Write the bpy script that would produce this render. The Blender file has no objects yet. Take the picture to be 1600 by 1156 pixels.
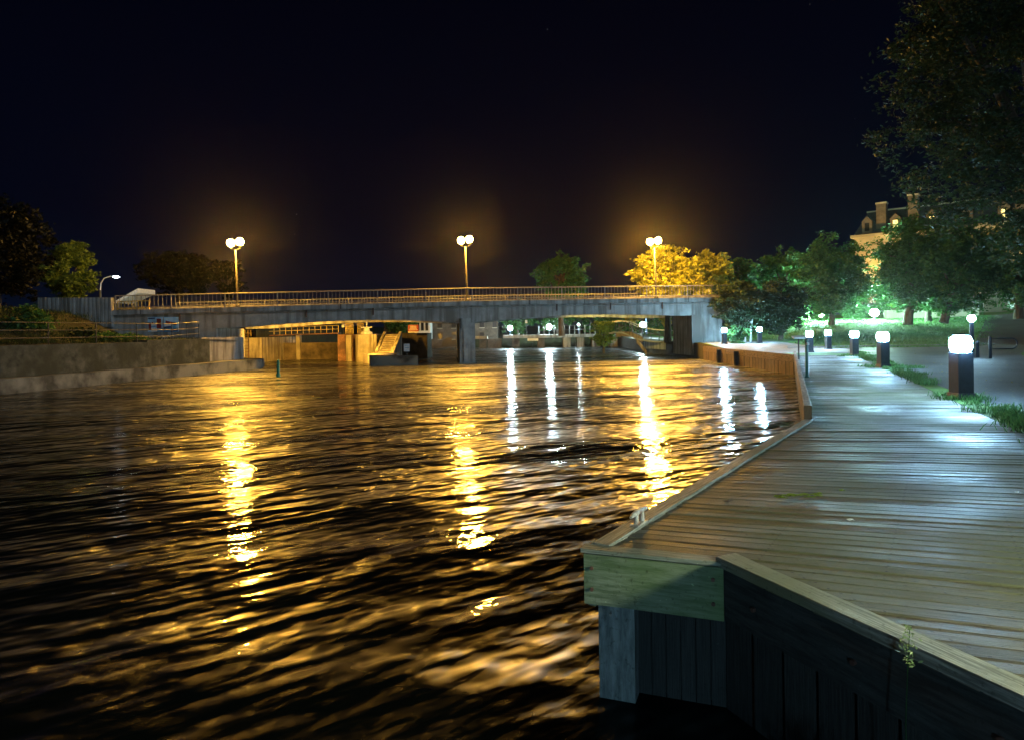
import bpy, math, random
import numpy as np
from mathutils import Vector, Matrix
random.seed(7)
R = math.radians
S = bpy.context.scene
COL = S.collection

# ------------------------------------------------------------------ camera
F, CX, CY, ROLL, CAMZ = 1067.0, 800.0, 518.0, 0.014, 2.1
cam = bpy.data.objects.new('camera', bpy.data.cameras.new('camera'))
COL.objects.link(cam)
cam.data.sensor_width = 36.0
cam.data.lens = 36.0 * F / 1600.0
cam.data.shift_y = -(578.0 - CY) / 1600.0
cam.data.clip_end = 3000
cam.data.clip_start = 0.05
cam.matrix_world = Matrix.Translation((0, 0, CAMZ)) @ Matrix.Rotation(R(90), 4, 'X') @ Matrix.Rotation(-ROLL, 4, 'Z')
S.camera = cam

def P(px, py, D):
    a, b = (px - CX) / F, (py - CY) / F
    return Vector(((a - ROLL * b) * D, D, CAMZ - (b + ROLL * a) * D))
def G(px, py, z):
    a, b = (px - CX) / F, (py - CY) / F
    D = (CAMZ - z) / (b + ROLL * a)
    return Vector(((a - ROLL * b) * D, D, z))

# ------------------------------------------------------------------ world
w = bpy.data.worlds.new('World'); S.world = w
w.use_nodes = True
nt = w.node_tree; N = nt.nodes; L = nt.links
bg = N['Background']
tc = N.new('ShaderNodeTexCoord')
sep = N.new('ShaderNodeSeparateXYZ'); L.new(tc.outputs['Generated'], sep.inputs[0])
ramp = N.new('ShaderNodeValToRGB')
ramp.color_ramp.elements[0].position = 0.0; ramp.color_ramp.elements[0].color = (.0016, .0042, .0125, 1)
ramp.color_ramp.elements[1].position = .6; ramp.color_ramp.elements[1].color = (.0003, .0003, .0022, 1)
e = ramp.color_ramp.elements.new(.16); e.color = (.0007, .0015, .0062, 1)
L.new(sep.outputs['Z'], ramp.inputs[0])
vor = N.new('ShaderNodeTexVoronoi'); vor.inputs['Scale'].default_value = 34
L.new(tc.outputs['Generated'], vor.inputs['Vector'])
lt = N.new('ShaderNodeMath'); lt.operation = 'LESS_THAN'; lt.inputs[1].default_value = .028
L.new(vor.outputs['Distance'], lt.inputs[0])
sc_ = N.new('ShaderNodeSeparateColor'); L.new(vor.outputs['Color'], sc_.inputs[0])
pw = N.new('ShaderNodeMath'); pw.operation = 'POWER'; pw.inputs[1].default_value = 5
L.new(sc_.outputs[0], pw.inputs[0])
st = N.new('ShaderNodeMath'); st.operation = 'MULTIPLY'
L.new(lt.outputs[0], st.inputs[0]); L.new(pw.outputs[0], st.inputs[1])
st2 = N.new('ShaderNodeMath'); st2.operation = 'MULTIPLY'; st2.inputs[1].default_value = .22
L.new(st.outputs[0], st2.inputs[0])
add = N.new('ShaderNodeMixRGB'); add.blend_type = 'ADD'; add.inputs[0].default_value = 1
L.new(ramp.outputs[0], add.inputs[1]); L.new(st2.outputs[0], add.inputs[2])
L.new(add.outputs[0], bg.inputs['Color'])
bg.inputs['Strength'].default_value = 1.0

# added cool fill for the bridge face, from behind the camera, to the right
cool_fill = bpy.data.lights.new('cool_fill', 'SUN'); cool_fill.energy = .44; cool_fill.angle = R(8); cool_fill.color = (.66, .84, 1.0)
mo = bpy.data.objects.new('cool_fill', cool_fill); COL.objects.link(mo)
mo.rotation_euler = Vector((-1.0, .64, -.50)).to_track_quat('-Z', 'Y').to_euler()

S.view_settings.view_transform = 'Standard'; S.view_settings.look = 'None'
S.view_settings.exposure = 0; S.view_settings.gamma = 1
try:
    S.cycles.use_denoising = True
    S.cycles.sample_clamp_indirect = 6
    S.cycles.max_bounces = 6
    S.cycles.transparent_max_bounces = 8
    S.cycles.volume_bounces = 0
except Exception: pass

# ------------------------------------------------------------------ helpers
class MB:
    def __init__(s): s.v = []; s.f = []; s.uv = []
    def poly(s, pts, uv=None):
        n = len(s.v); s.v += [tuple(p) for p in pts]; s.f.append(tuple(range(n, n + len(pts))))
        s.uv += uv if uv else [(p[0], p[1]) for p in pts]
        return s
    def hexa(s, c):    # 8 corners: 0-3 bottom ccw, 4-7 top
        for q in ((3, 2, 1, 0), (4, 5, 6, 7), (0, 1, 5, 4), (1, 2, 6, 5), (2, 3, 7, 6), (3, 0, 4, 7)):
            s.poly([c[i] for i in q])
        return s
    def box(s, x0, y0, z0, x1, y1, z1):
        return s.hexa([(x0, y0, z0), (x1, y0, z0), (x1, y1, z0), (x0, y1, z0), (x0, y0, z1), (x1, y0, z1), (x1, y1, z1), (x0, y1, z1)])
    def beam(s, a, b, w, h, ztop=0.0):
        """square timber from a to b (top centre line), width w, height h below"""
        a = Vector(a); b = Vector(b); d = (b - a); dn = Vector((d.x, d.y, 0)).normalized(); n = Vector((-dn.y, dn.x, 0)) * (w / 2)
        lo = Vector((0, 0, -h))
        return s.hexa([a - n + lo, b - n + lo, b + n + lo, a + n + lo, a - n, b - n, b + n, a + n])
    def tube(s, pts, rad, seg=8, cap=True):
        pts = [Vector(p) for p in pts]
        if not hasattr(rad, '__len__'): rad = [rad] * len(pts)
        base = len(s.v); up = None
        for i, p in enumerate(pts):
            t = (pts[min(i + 1, len(pts) - 1)] - pts[max(i - 1, 0)]).normalized()
            if up is None: up = Vector((1, 0, 0)) if abs(t.x) < .8 else Vector((0, 1, 0))
            a = t.cross(up).normalized(); b = t.cross(a).normalized(); up = -b if False else up
            for k in range(seg):
                an = 2 * math.pi * k / seg
                s.v.append(tuple(p + (a * math.cos(an) + b * math.sin(an)) * rad[i]))
        for i in range(len(pts) - 1):
            for k in range(seg):
                q = (base + i * seg + k, base + i * seg + (k + 1) % seg, base + (i + 1) * seg + (k + 1) % seg, base + (i + 1) * seg + k)
                s.f.append(q); s.uv += [(k / seg, i), ((k + 1) / seg, i), ((k + 1) / seg, i + 1), (k / seg, i + 1)]
        if cap:
            for st_, rv in ((base, False), (base + (len(pts) - 1) * seg, True)):
                q = tuple(range(st_, st_ + seg)); q = q[::-1] if rv else q
                s.f.append(q); s.uv += [(0, 0)] * seg
        return s
    def lathe(s, c, prof, seg=16, square=False):
        c = Vector(c); base = len(s.v)
        for r, z in prof:
            for k in range(seg):
                an = 2 * math.pi * (k + .5) / seg
                s.v.append((c.x + r * math.cos(an), c.y + r * math.sin(an), c.z + z))
        for i in range(len(prof) - 1):
            for k in range(seg):
                s.f.append((base + i * seg + k, base + i * seg + (k + 1) % seg, base + (i + 1) * seg + (k + 1) % seg, base + (i + 1) * seg + k))
                s.uv += [(0, 0)] * 4
        s.f.append(tuple(range(base, base + seg))[::-1]); s.uv += [(0, 0)] * seg
        s.f.append(tuple(range(base + (len(prof) - 1) * seg, base + len(prof) * seg))); s.uv += [(0, 0)] * seg
        return s
    def build(s, name, m, parent=None, bevel=0, smooth=False, origin=None):
        me = bpy.data.meshes.new(name)
        v = s.v
        if origin is not None:
            ox, oy, oz = origin; v = [(a - ox, b - oy, c - oz) for a, b, c in v]
        me.from_pydata(v, [], s.f); 
        uvl = me.uv_layers.new(name='UVMap')
        uvl.data.foreach_set('uv', [x for p in s.uv for x in p])
        me.materials.append(m)
        if smooth: me.polygons.foreach_set('use_smooth', [True] * len(me.polygons))
        me.update()
        o = bpy.data.objects.new(name, me); COL.objects.link(o)
        if origin is not None: o.location = origin
        if parent is not None: o.parent = parent; 
        if parent is not None and origin is None and parent.type == 'EMPTY':
            o.matrix_parent_inverse = Matrix.Translation(parent.location).inverted() if parent.get('_abs') else Matrix()
        if bevel:
            b = o.modifiers.new('bevel', 'BEVEL'); b.width = bevel; b.segments = 2; b.limit_method = 'ANGLE'
        return o
def tag(o, label=None, cat=None, group=None, kind=None):
    if label: o['label'] = label
    if cat: o['category'] = cat
    if group: o['group'] = group
    if kind: o['kind'] = kind
    return o
def thing(name, label, cat, loc=(0, 0, 0), group=None, absolute=False):
    """an Empty; absolute=True: its parts are built in world coordinates"""
    o = bpy.data.objects.new(name, None); COL.objects.link(o); o.location = loc; o.empty_display_size = .2
    if absolute: o['_abs'] = 1
    return tag(o, label, cat, group)
def copy_tree(o, loc=None, rz=None, label=None, parent=None):
    c = o.copy(); COL.objects.link(c); c.parent = parent
    if loc is not None: c.location = loc
    if rz is not None: c.rotation_euler = (0, 0, rz)
    if label: c['label'] = label
    for ch in list(o.children): copy_tree(ch, parent=c)
    return c

# ------------------------------------------------------------------ materials
def M_(name):
    m = bpy.data.materials.new(name); m.use_nodes = True
    return m, m.node_tree.nodes, m.node_tree.links, m.node_tree.nodes['Principled BSDF']
def nmat(name, c1, c2, scale=3, rough=.8, bump=.3, stretch=(1, 1, 1), spec=.4, metal=0, detail=6, coord='Object', c3=None, s3=.7, bdist=.02, streak=False):
    """mottled surface: noise between c1 and c2, optional third colour in big patches"""
    m, N, L, b = M_(name)
    tc = N.new('ShaderNodeTexCoord'); mp = N.new('ShaderNodeMapping'); mp.inputs['Scale'].default_value = stretch
    if coord == 'World':
        g = N.new('ShaderNodeNewGeometry'); L.new(g.outputs['Position'], mp.inputs['Vector'])
    else: L.new(tc.outputs[coord], mp.inputs['Vector'])
    n1 = N.new('ShaderNodeTexNoise'); n1.inputs['Scale'].default_value = scale; n1.inputs['Detail'].default_value = detail; n1.inputs['Roughness'].default_value = .65
    L.new(mp.outputs[0], n1.inputs['Vector'])
    r = N.new('ShaderNodeValToRGB'); r.color_ramp.elements[0].position = .34; r.color_ramp.elements[1].position = .66
    r.color_ramp.elements[0].color = (*c1, 1); r.color_ramp.elements[1].color = (*c2, 1)
    L.new(n1.outputs['Fac'], r.inputs[0]); out = r.outputs[0]
    if c3:
        n2 = N.new('ShaderNodeTexNoise'); n2.inputs['Scale'].default_value = s3; n2.inputs['Detail'].default_value = 5
        mp2 = N.new('ShaderNodeMapping'); mp2.inputs['Scale'].default_value = (3.5, 3.5, .35) if streak else (1, 1, 1)
        mp2.inputs['Location'].default_value = (3.1, 7.7, 1.3)
        L.new(mp.outputs[0], mp2.inputs[0]); L.new(mp2.outputs[0], n2.inputs['Vector'])
        r2 = N.new('ShaderNodeValToRGB'); r2.color_ramp.elements[0].position = .45; r2.color_ramp.elements[1].position = .62
        L.new(n2.outputs['Fac'], r2.inputs[0])
        mx = N.new('ShaderNodeMixRGB'); L.new(r2.outputs[0], mx.inputs[0]); L.new(out, mx.inputs[1]); mx.inputs[2].default_value = (*c3, 1)
        out = mx.outputs[0]
    L.new(out, b.inputs['Base Color'])
    b.inputs['Roughness'].default_value = rough; b.inputs['Metallic'].default_value = metal
    b.inputs['Specular IOR Level'].default_value = spec
    if bump:
        bp = N.new('ShaderNodeBump'); bp.inputs['Strength'].default_value = bump; bp.inputs['Distance'].default_value = bdist
        L.new(n1.outputs['Fac'], bp.inputs['Height']); L.new(bp.outputs[0], b.inputs['Normal'])
    return m
def emis(name, col, strength):
    m, N, L, b = M_(name)
    b.inputs['Base Color'].default_value = (.8, .8, .8, 1)
    b.inputs['Emission Color'].default_value = (*col, 1); b.inputs['Emission Strength'].default_value = strength
    return m
def wood(name, c1, c2, moss=None, gapdark=False, wet=.55, per=1.0, lo=.25, screws=False):
    """weathered planks; uv = (metres along the board, board number + fraction across)"""
    m, N, L, b = M_(name)
    uv = N.new('ShaderNodeUVMap'); uv.uv_map = 'UVMap'
    sp = N.new('ShaderNodeSeparateXYZ'); L.new(uv.outputs[0], sp.inputs[0])
    fl = N.new('ShaderNodeMath'); fl.operation = 'FLOOR'; L.new(sp.outputs['Y'], fl.inputs[0])
    wn = N.new('ShaderNodeTexWhiteNoise'); wn.noise_dimensions = '1D'; L.new(fl.outputs[0], wn.inputs['W'])
    cb = N.new('ShaderNodeCombineXYZ')
    off = N.new('ShaderNodeMath'); off.operation = 'MULTIPLY_ADD'; L.new(wn.outputs['Value'], off.inputs[0]); off.inputs[1].default_value = 40
    L.new(sp.outputs['X'], off.inputs[2]); L.new(off.outputs[0], cb.inputs['X']); L.new(sp.outputs['Y'], cb.inputs['Y'])
    mp = N.new('ShaderNodeMapping'); mp.inputs['Scale'].default_value = (1.6, 9, 1); L.new(cb.outputs[0], mp.inputs[0])
    n1 = N.new('ShaderNodeTexNoise'); n1.inputs['Scale'].default_value = 2.2; n1.inputs['Detail'].default_value = 8; n1.inputs['Roughness'].default_value = .7
    L.new(mp.outputs[0], n1.inputs['Vector'])
    geo = N.new('ShaderNodeNewGeometry')
    n2 = N.new('ShaderNodeTexNoise'); n2.inputs['Scale'].default_value = .9; n2.inputs['Detail'].default_value = 5; L.new(geo.outputs['Position'], n2.inputs['Vector'])
    n3 = N.new('ShaderNodeTexNoise'); n3.inputs['Scale'].default_value = 38; n3.inputs['Detail'].default_value = 4; L.new(geo.outputs['Position'], n3.inputs['Vector'])
    r = N.new('ShaderNodeValToRGB'); r.color_ramp.elements[0].position = .41; r.color_ramp.elements[1].position = .62
    r.color_ramp.elements[0].color = (*c1, 1); r.color_ramp.elements[1].color = (*c2, 1)
    L.new(n1.outputs['Fac'], r.inputs[0])
    # per-board tone
    mr = N.new('ShaderNodeMapRange'); mr.inputs['To Min'].default_value = 1 - .42 * per; mr.inputs['To Max'].default_value = 1 + .3 * per
    L.new(wn.outputs['Value'], mr.inputs['Value'])
    mu = N.new('ShaderNodeMixRGB'); mu.blend_type = 'MULTIPLY'; mu.inputs[0].default_value = 1
    L.new(r.outputs[0], mu.inputs[1]); L.new(mr.outputs[0], mu.inputs[2]); out = mu.outputs[0]
    if moss:
        r2 = N.new('ShaderNodeValToRGB'); r2.color_ramp.elements[0].position = .42; r2.color_ramp.elements[1].position = .66
        L.new(n2.outputs['Fac'], r2.inputs[0])
        mx = N.new('ShaderNodeMixRGB'); L.new(r2.outputs[0], mx.inputs[0]); L.new(out, mx.inputs[1]); mx.inputs[2].default_value = (*moss, 1); out = mx.outputs[0]
    # dirt specks and pale worn spots
    r3 = N.new('ShaderNodeValToRGB'); r3.color_ramp.elements[0].position = .26; r3.color_ramp.elements[0].color = (.5, .5, .47, 1)
    r3.color_ramp.elements[1].position = .40; r3.color_ramp.elements[1].color = (1, 1, 1, 1)
    e = r3.color_ramp.elements.new(.7); e.color = (1, 1, 1, 1); e = r3.color_ramp.elements.new(.78); e.color = (2.2, 2.2, 2.1, 1)
    L.new(n3.outputs['Fac'], r3.inputs[0])
    m3 = N.new('ShaderNodeMixRGB'); m3.blend_type = 'MULTIPLY'; m3.inputs[0].default_value = 1; L.new(out, m3.inputs[1]); L.new(r3.outputs[0], m3.inputs[2])
    out = m3.outputs[0]
    if screws:
        def mt(op, a, b_=None, c=None):
            n = N.new('ShaderNodeMath'); n.operation = op
            for i_, x in enumerate((a, b_, c)):
                if x is None: continue
                if isinstance(x, (int, float)): n.inputs[i_].default_value = x
                else: L.new(x, n.inputs[i_])
            return n.outputs[0]
        du = mt('MULTIPLY', mt('SUBTRACT', mt('FRACT', mt('DIVIDE', sp.outputs['X'], .61)), .5), .61)
        dv = mt('MULTIPLY', mt('SUBTRACT', mt('ABSOLUTE', mt('SUBTRACT', mt('FRACT', sp.outputs['Y']), .5)), .30), .118)
        dd = mt('SQRT', mt('ADD', mt('MULTIPLY', du, du), mt('MULTIPLY', dv, dv)))
        fac = mt('LESS_THAN', dd, .0065)
        mxs = N.new('ShaderNodeMixRGB'); L.new(fac, mxs.inputs[0]); L.new(out, mxs.inputs[1]); mxs.inputs[2].default_value = (.012, .010, .009, 1); out = mxs.outputs[0]
    L.new(out, b.inputs['Base Color'])
    rr = N.new('ShaderNodeMapRange'); rr.inputs['From Min'].default_value = .35; rr.inputs['From Max'].default_value = .65
    rr.inputs['To Min'].default_value = lo; rr.inputs['To Max'].default_value = wet + .25
    L.new(n2.outputs['Fac'], rr.inputs['Value']); L.new(rr.outputs[0], b.inputs['Roughness'])
    bp = N.new('ShaderNodeBump'); bp.inputs['Strength'].default_value = .9; bp.inputs['Distance'].default_value = .006
    L.new(n1.outputs['Fac'], bp.inputs['Height']); L.new(bp.outputs[0], b.inputs['Normal'])
    return m
def leafmat(name, c1, c2, c3=None):
    m, N, L, b = M_(name)
    at = N.new('ShaderNodeAttribute'); at.attribute_name = 'rnd'
    r = N.new('ShaderNodeValToRGB'); r.color_ramp.elements[0].color = (*c1, 1); r.color_ramp.elements[1].color = (*c2, 1)
    r.color_ramp.elements[0].position = .1; r.color_ramp.elements[1].position = .85
    if c3: e = r.color_ramp.elements.new(.97); e.color = (*c3, 1)
    L.new(at.outputs['Fac'], r.inputs[0]); L.new(r.outputs[0], b.inputs['Base Color'])
    b.inputs['Roughness'].default_value = .55; b.inputs['Specular IOR Level'].default_value = .25
    tr = N.new('ShaderNodeBsdfTranslucent'); L.new(r.outputs[0], tr.inputs[0])
    mx = N.new('ShaderNodeMixShader'); mx.inputs[0].default_value = .38
    L.new(b.outputs[0], mx.inputs[1]); L.new(tr.outputs[0], mx.inputs[2]); L.new(mx.outputs[0], N['Material Output'].inputs[0])
    return m

concrete = nmat('bridge_concrete', (.24, .245, .24), (.40, .40, .385), 1.3, .85, .5, c3=(.16, .155, .14), s3=.8, streak=True, detail=9, bdist=.03)
concrete_pier = nmat('pier_concrete', (.22, .23, .23), (.42, .42, .40), 1.5, .85, .5, c3=(.12, .13, .12), s3=.7, streak=True, bdist=.03)
concrete_wall = nmat('quay_concrete', (.022, .028, .023), (.10, .108, .09), 2.6, .9, .9, c3=(.035, .04, .028), s3=.9, detail=10, bdist=.05)
concrete_ledge = nmat('ledge_concrete', (.026, .03, .028), (.08, .086, .08), 2.6, .8, .7, c3=(.20, .21, .19), s3=.9, detail=9, bdist=.05)
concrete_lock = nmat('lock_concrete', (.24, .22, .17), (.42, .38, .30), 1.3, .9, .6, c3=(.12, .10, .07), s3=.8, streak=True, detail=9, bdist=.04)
rubble = nmat('rough_lock_wall', (.05, .04, .03), (.20, .16, .11), .9, .9, .9, detail=9, bdist=.15)
asphalt = nmat('asphalt', (.012, .014, .018), (.065, .07, .08), 14, .6, .9, c3=(.022, .024, .028), s3=.55, detail=10, bdist=.02)
paving = nmat('pale_paving', (.14, .14, .14), (.24, .24, .235), 2.5, .7, .4)
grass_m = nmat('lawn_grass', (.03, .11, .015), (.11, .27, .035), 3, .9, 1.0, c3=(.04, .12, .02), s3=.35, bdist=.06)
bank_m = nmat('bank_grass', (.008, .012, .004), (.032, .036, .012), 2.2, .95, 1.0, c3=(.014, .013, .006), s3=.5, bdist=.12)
soil = nmat('river_bed', (.03, .028, .02), (.05, .045, .035), 1, .9, .3)
blackmetal = nmat('black_steel', (.012, .012, .013), (.025, .025, .026), 12, .45, .1, spec=.5)
greymetal = nmat('galvanised_rail', (.22, .215, .20), (.34, .33, .31), 9, .42, .15, metal=.35)
greenmetal = nmat('green_steel', (.01, .05, .04), (.02, .085, .065), 12, .4, .1)
teal = nmat('teal_paint', (.01, .16, .13), (.02, .30, .24), 5, .5, .2)
whitepaint = nmat('white_paint', (.62, .62, .6), (.8, .8, .78), 6, .45, .1)
cleatm = nmat('worn_white_cleat', (.35, .33, .31), (.78, .78, .76), 26, .45, .5, c3=(.25, .10, .05), s3=18)
bollard_m = nmat('bollard_dark_paint', (.006, .011, .022), (.014, .022, .04), 9, .45, .15)
deckwood = wood('deck_wood', (.030, .026, .021), (.21, .18, .135), moss=(.085, .09, .045), lo=.46, per=.95, screws=True)
rimwood = wood('rim_wood', (.14, .145, .125), (.42, .42, .37), moss=(.17, .19, .11), per=.2, lo=.6)
fascia_m = wood('fascia_wood', (.13, .17, .10), (.34, .38, .28), moss=(.11, .19, .045), per=.25, lo=.7)
postwood = wood('post_wood', (.12, .15, .15), (.30, .35, .35), per=.3, lo=.6)
darkplank = wood('shaded_plank', (.014, .017, .017), (.042, .048, .047), per=.5, lo=.6)  # planks darkened to put the shade under the deck into their colour
brownplank = wood('timber_wall_wood', (.075, .05, .032), (.21, .145, .095), per=.5, lo=.6)
bark = nmat('bark', (.05, .042, .033), (.12, .10, .08), 6, .9, .9, stretch=(1, 1, .3), bdist=.04)
palebark = nmat('pale_bark', (.22, .21, .19), (.36, .35, .32), 6, .8, .6, stretch=(1, 1, .3))
limestone = nmat('limestone', (.30, .27, .21), (.42, .38, .30), .8, .85, .4, c3=(.25, .22, .17), s3=.3, bdist=.04)
millstone = nmat('mill_stone', (.03, .026, .02), (.11, .09, .07), 1.6, .9, .8, bdist=.06)
brickstone = nmat('chimney_stone', (.07, .055, .045), (.14, .11, .09), 1.5, .9, .4)
slate = nmat('slate_roof', (.025, .027, .035), (.05, .052, .062), 3, .6, .4)
glass_dark = nmat('dark_window_glass', (.012, .013, .016), (.02, .022, .026), 1, .15, 0)
glass_lit = emis('lit_window_glass', (1, .72, .15), 1.6)
rust = nmat('rusty_steel', (.10, .045, .03), (.20, .10, .07), 4, .7, .4, c3=(.06, .03, .025), s3=1.5)
redpaint = nmat('red_sign_paint', (.32, .03, .02), (.42, .05, .03), 5, .5, .1)
bluepaint = nmat('light_blue_panel', (.30, .55, .75), (.60, .75, .85), 2.2, .6, .1, c3=(.05, .22, .42), s3=1.4)
maroon = nmat('dark_red_panel_paint', (.13, .012, .015), (.20, .02, .025), 4, .6, .1)
navy = nmat('navy_panel_paint', (.01, .03, .10), (.03, .09, .22), 4, .6, .1)
lf_dark = leafmat('dark_leaves', (.010, .022, .010), (.032, .062, .024))
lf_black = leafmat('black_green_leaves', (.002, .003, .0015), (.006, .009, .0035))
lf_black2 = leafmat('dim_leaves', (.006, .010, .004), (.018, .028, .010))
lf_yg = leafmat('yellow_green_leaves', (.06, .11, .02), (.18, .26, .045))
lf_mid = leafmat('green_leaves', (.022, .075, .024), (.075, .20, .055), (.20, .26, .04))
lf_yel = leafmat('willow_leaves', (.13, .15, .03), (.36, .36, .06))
lf_blue = leafmat('shrub_leaves', (.03, .09, .03), (.09, .22, .06))
lf_dry = leafmat('dry_grass_blades', (.10, .09, .035), (.26, .21, .10))
SODIUM = (1.0, .49, .055)
COOL = (.38, .74, 1.0)
globe_sod = emis('sodium_globe', SODIUM, 1900)
globe_sod_r = emis('sodium_globe_strong', SODIUM, 4000)
lamp_post_m = nmat('dark_lamp_post', (.02, .018, .015), (.05, .045, .04), 8, .6, .2)
globe_cool = emis('cool_white_diffuser', COOL, 850)
globe_far = emis('far_cool_lamp', (.66, .9, .95), 700)
globe_park = emis('park_cool_lamp', (.50, 1.0, .78), 2700)
globe_slim = emis('slim_lamp_diffuser', COOL, 420)
globe_near = emis('warm_white_diffuser', (.92, 1.0, .62), 460)

# water -----------------------------------------------------------
def water_material():
    m, N, L, b = M_('river_water')
    N.remove(b)
    geo = N.new('ShaderNodeNewGeometry')
    def noise(scale, rot, st, det=3, rg=.55, loc=(0, 0, 0)):
        r0 = N.new('ShaderNodeMapping'); r0.inputs['Rotation'].default_value = (0, 0, rot); r0.inputs['Location'].default_value = loc
        L.new(geo.outputs['Position'], r0.inputs[0])
        mp = N.new('ShaderNodeMapping'); mp.inputs['Scale'].default_value = (st, 1, 1); L.new(r0.outputs[0], mp.inputs[0])
        n = N.new('ShaderNodeTexNoise'); n.inputs['Scale'].default_value = scale; n.inputs['Detail'].default_value = det; n.inputs['Roughness'].default_value = rg
        L.new(mp.outputs[0], n.inputs['Vector']); return n.outputs['Fac']
    wide = noise(.20, R(-12), .34, 2, .5, (9, 4, 0))
    swell = noise(.40, R(-22), .34, 2, .5, (5, 2, 0))
    big = noise(2.2, R(-36), .50, 2, .5)
    med = noise(5.6, R(-44), .5, 2, .5, (3, 1, 0))
    fine = noise(26, R(-15), .55, 2, .6)
    def bump(h, dist, prev=None):
        bp = N.new('ShaderNodeBump'); bp.inputs['Strength'].default_value = 1; bp.inputs['Distance'].default_value = dist
        L.new(h, bp.inputs['Height'])
        if prev: L.new(prev, bp.inputs['Normal'])
        return bp.outputs[0]
    nw = bump(wide, 1.3); n0 = bump(swell, .40, nw); nb = bump(big, WAVE[0], n0); nm = bump(med, WAVE[1], nb)
    s0_ = bump(swell, .12); sb = bump(big, .035, s0_); sm = bump(med, .012, sb); nf = bump(fine, WAVE[2], sm)
    def patch():
        pn = noise(.42, R(-14), .40, 4, .6, (20, 9, 0)); mr = N.new('ShaderNodeMapRange')
        mr.inputs['From Min'].default_value = .42; mr.inputs['From Max'].default_value = .56; mr.inputs['To Min'].default_value = .12; mr.inputs['To Max'].default_value = .56
        L.new(pn, mr.inputs['Value']); return mr.outputs[0]
    g1 = N.new('ShaderNodeBsdfGlossy'); g1.inputs['Roughness'].default_value = .04; L.new(nf, g1.inputs['Normal'])
    g2 = N.new('ShaderNodeBsdfGlossy'); g2.inputs['Roughness'].default_value = .36; L.new(bump(noise(15, R(-38), .4, 3, .6, (2, 8, 0)), .010, nm), g2.inputs['Normal'])
    for g in (g1, g2): g.inputs['Color'].default_value = (1, 1, 1, 1)
    mx = N.new('ShaderNodeMixShader'); L.new(patch(), mx.inputs[0]); L.new(g1.outputs[0], mx.inputs[1]); L.new(g2.outputs[0], mx.inputs[2])
    df = N.new('ShaderNodeBsdfDiffuse'); df.inputs['Color'].default_value = (.004, .006, .005, 1)
    fr = N.new('ShaderNodeFresnel'); fr.inputs['IOR'].default_value = 1.33; L.new(nb, fr.inputs['Normal'])
    m2 = N.new('ShaderNodeMixShader'); L.new(fr.outputs[0], m2.inputs[0]); L.new(df.outputs[0], m2.inputs[1]); L.new(mx.outputs[0], m2.inputs[2])
    L.new(m2.outputs[0], N['Material Output'].inputs[0])
    return m
WAVE = (.25, .07, .0018)
water_m = water_material()

# ------------------------------------------------------------------ ground, water
DECK = .85
GLOW_DENSITY = .00012  # density of the volume that imitates lamp glow
tag(MB().poly([(-1500, -300, -1.6), (1500, -300, -1.6), (1500, 2500, -1.6), (-1500, 2500, -1.6)]).build('ground', soil), kind='structure')
tag(MB().poly([(-70, -40, 0), (60, -40, 0), (60, 150, 0), (-70, 150, 0)]).build('water', water_m), kind='structure')

A = G(912, 858, DECK); V = G(1130, 880, DECK); W_ = G(1530, 1066, DECK); K = G(1256, 656, DECK); Fc = G(1240, 556, DECK)
Wn = V + (W_ - V) * 3.4
B1 = G(1483, 622, DECK); B2 = G(1378, 574, DECK)
bd = (B2 - B1) / (B2.y - B1.y)
def xb(D):          # line of the bollards: right edge of the boards
    return B1.x + bd.x * (D - B1.y)
Q1 = G(1099, 562, 0)         # far end of the timber wall, at the water
print('A', A, 'V', V, 'W', W_, 'K', K, 'F', Fc, 'B1', B1, 'B2', B2, 'Q1', Q1)

def smooth(t): t = max(0, min(1, t)); return t * t * (3 - 2 * t)
def zt(X, D):       # height of the right bank
    z = DECK + 1.75 * smooth((D - 40) / 30) * smooth((X - (D * .30 + 2)) / 8)
    z += .25 * smooth((D - 40) / 8)
    z += 1.5 * smooth((D - 70) / 60) + .035 * max(0, X - D * .62) * smooth((D - 30) / 30)
    return z
def xshore(D):      # water side edge of the right bank ground
    if D < Fc.y: return xb(D) - .01
    if D < Q1.y: return Fc.x + .12 + (Q1.x - Fc.x) * (D - Fc.y) / (Q1.y - Fc.y)
    if D < 66: return Q1.x + .12 - (D - Q1.y) * .03
    return Q1.x - .5 + (D - 66) * .05
def drape(name, rows, m, dz, kind='structure'):
    """rows: list of (D, [X...]) -> sheet following the bank"""
    mb = MB(); 
    for (d0, xs0), (d1, xs1) in zip(rows[:-1], rows[1:]):
        for i in range(len(xs0) - 1):
            q = [(xs0[i], d0), (xs0[i + 1], d0), (xs1[i + 1], d1), (xs1[i], d1)]
            mb.poly([(x, y, zt(x, y) + dz) for x, y in q])
    o = mb.build(name, m, smooth=True); tag(o, kind=kind); return o
Ds = [-30, -20, -10, 0, 5, 10, 15, 20, 25, 28, 30, Fc.y - .12, Fc.y + .01] + [34 + i * 1.5 for i in range(45)] + [105, 115, 130, 150, 200, 300, 500]
steps = [0, .5, 1, 2, 3, 4.5, 6, 8, 10, 12, 14, 16, 18, 20, 23, 26, 30, 35, 40, 50, 65, 90, 150, 300, 600]
rows = [(d, [xshore(d) + s for s in steps]) for d in Ds]
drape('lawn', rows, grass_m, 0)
sk = MB()
for (d0, a), (d1, b_) in zip(rows[:-1], rows[1:]):
    sk.poly([(a[0], d0, -1.5), (a[0], d0, zt(a[0], d0)), (b_[0], d1, zt(b_[0], d1)), (b_[0], d1, -1.5)])
sk.build('bank_edge', soil)['kind'] = 'structure'
def lin(a, b, n): return [a + (b - a) * i / n for i in range(n + 1)]
def lawn_front(X):  # where the lawn starts behind the path
    return 40.5 + 1.2 * math.sin(X * .2)
r1 = []
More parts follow.
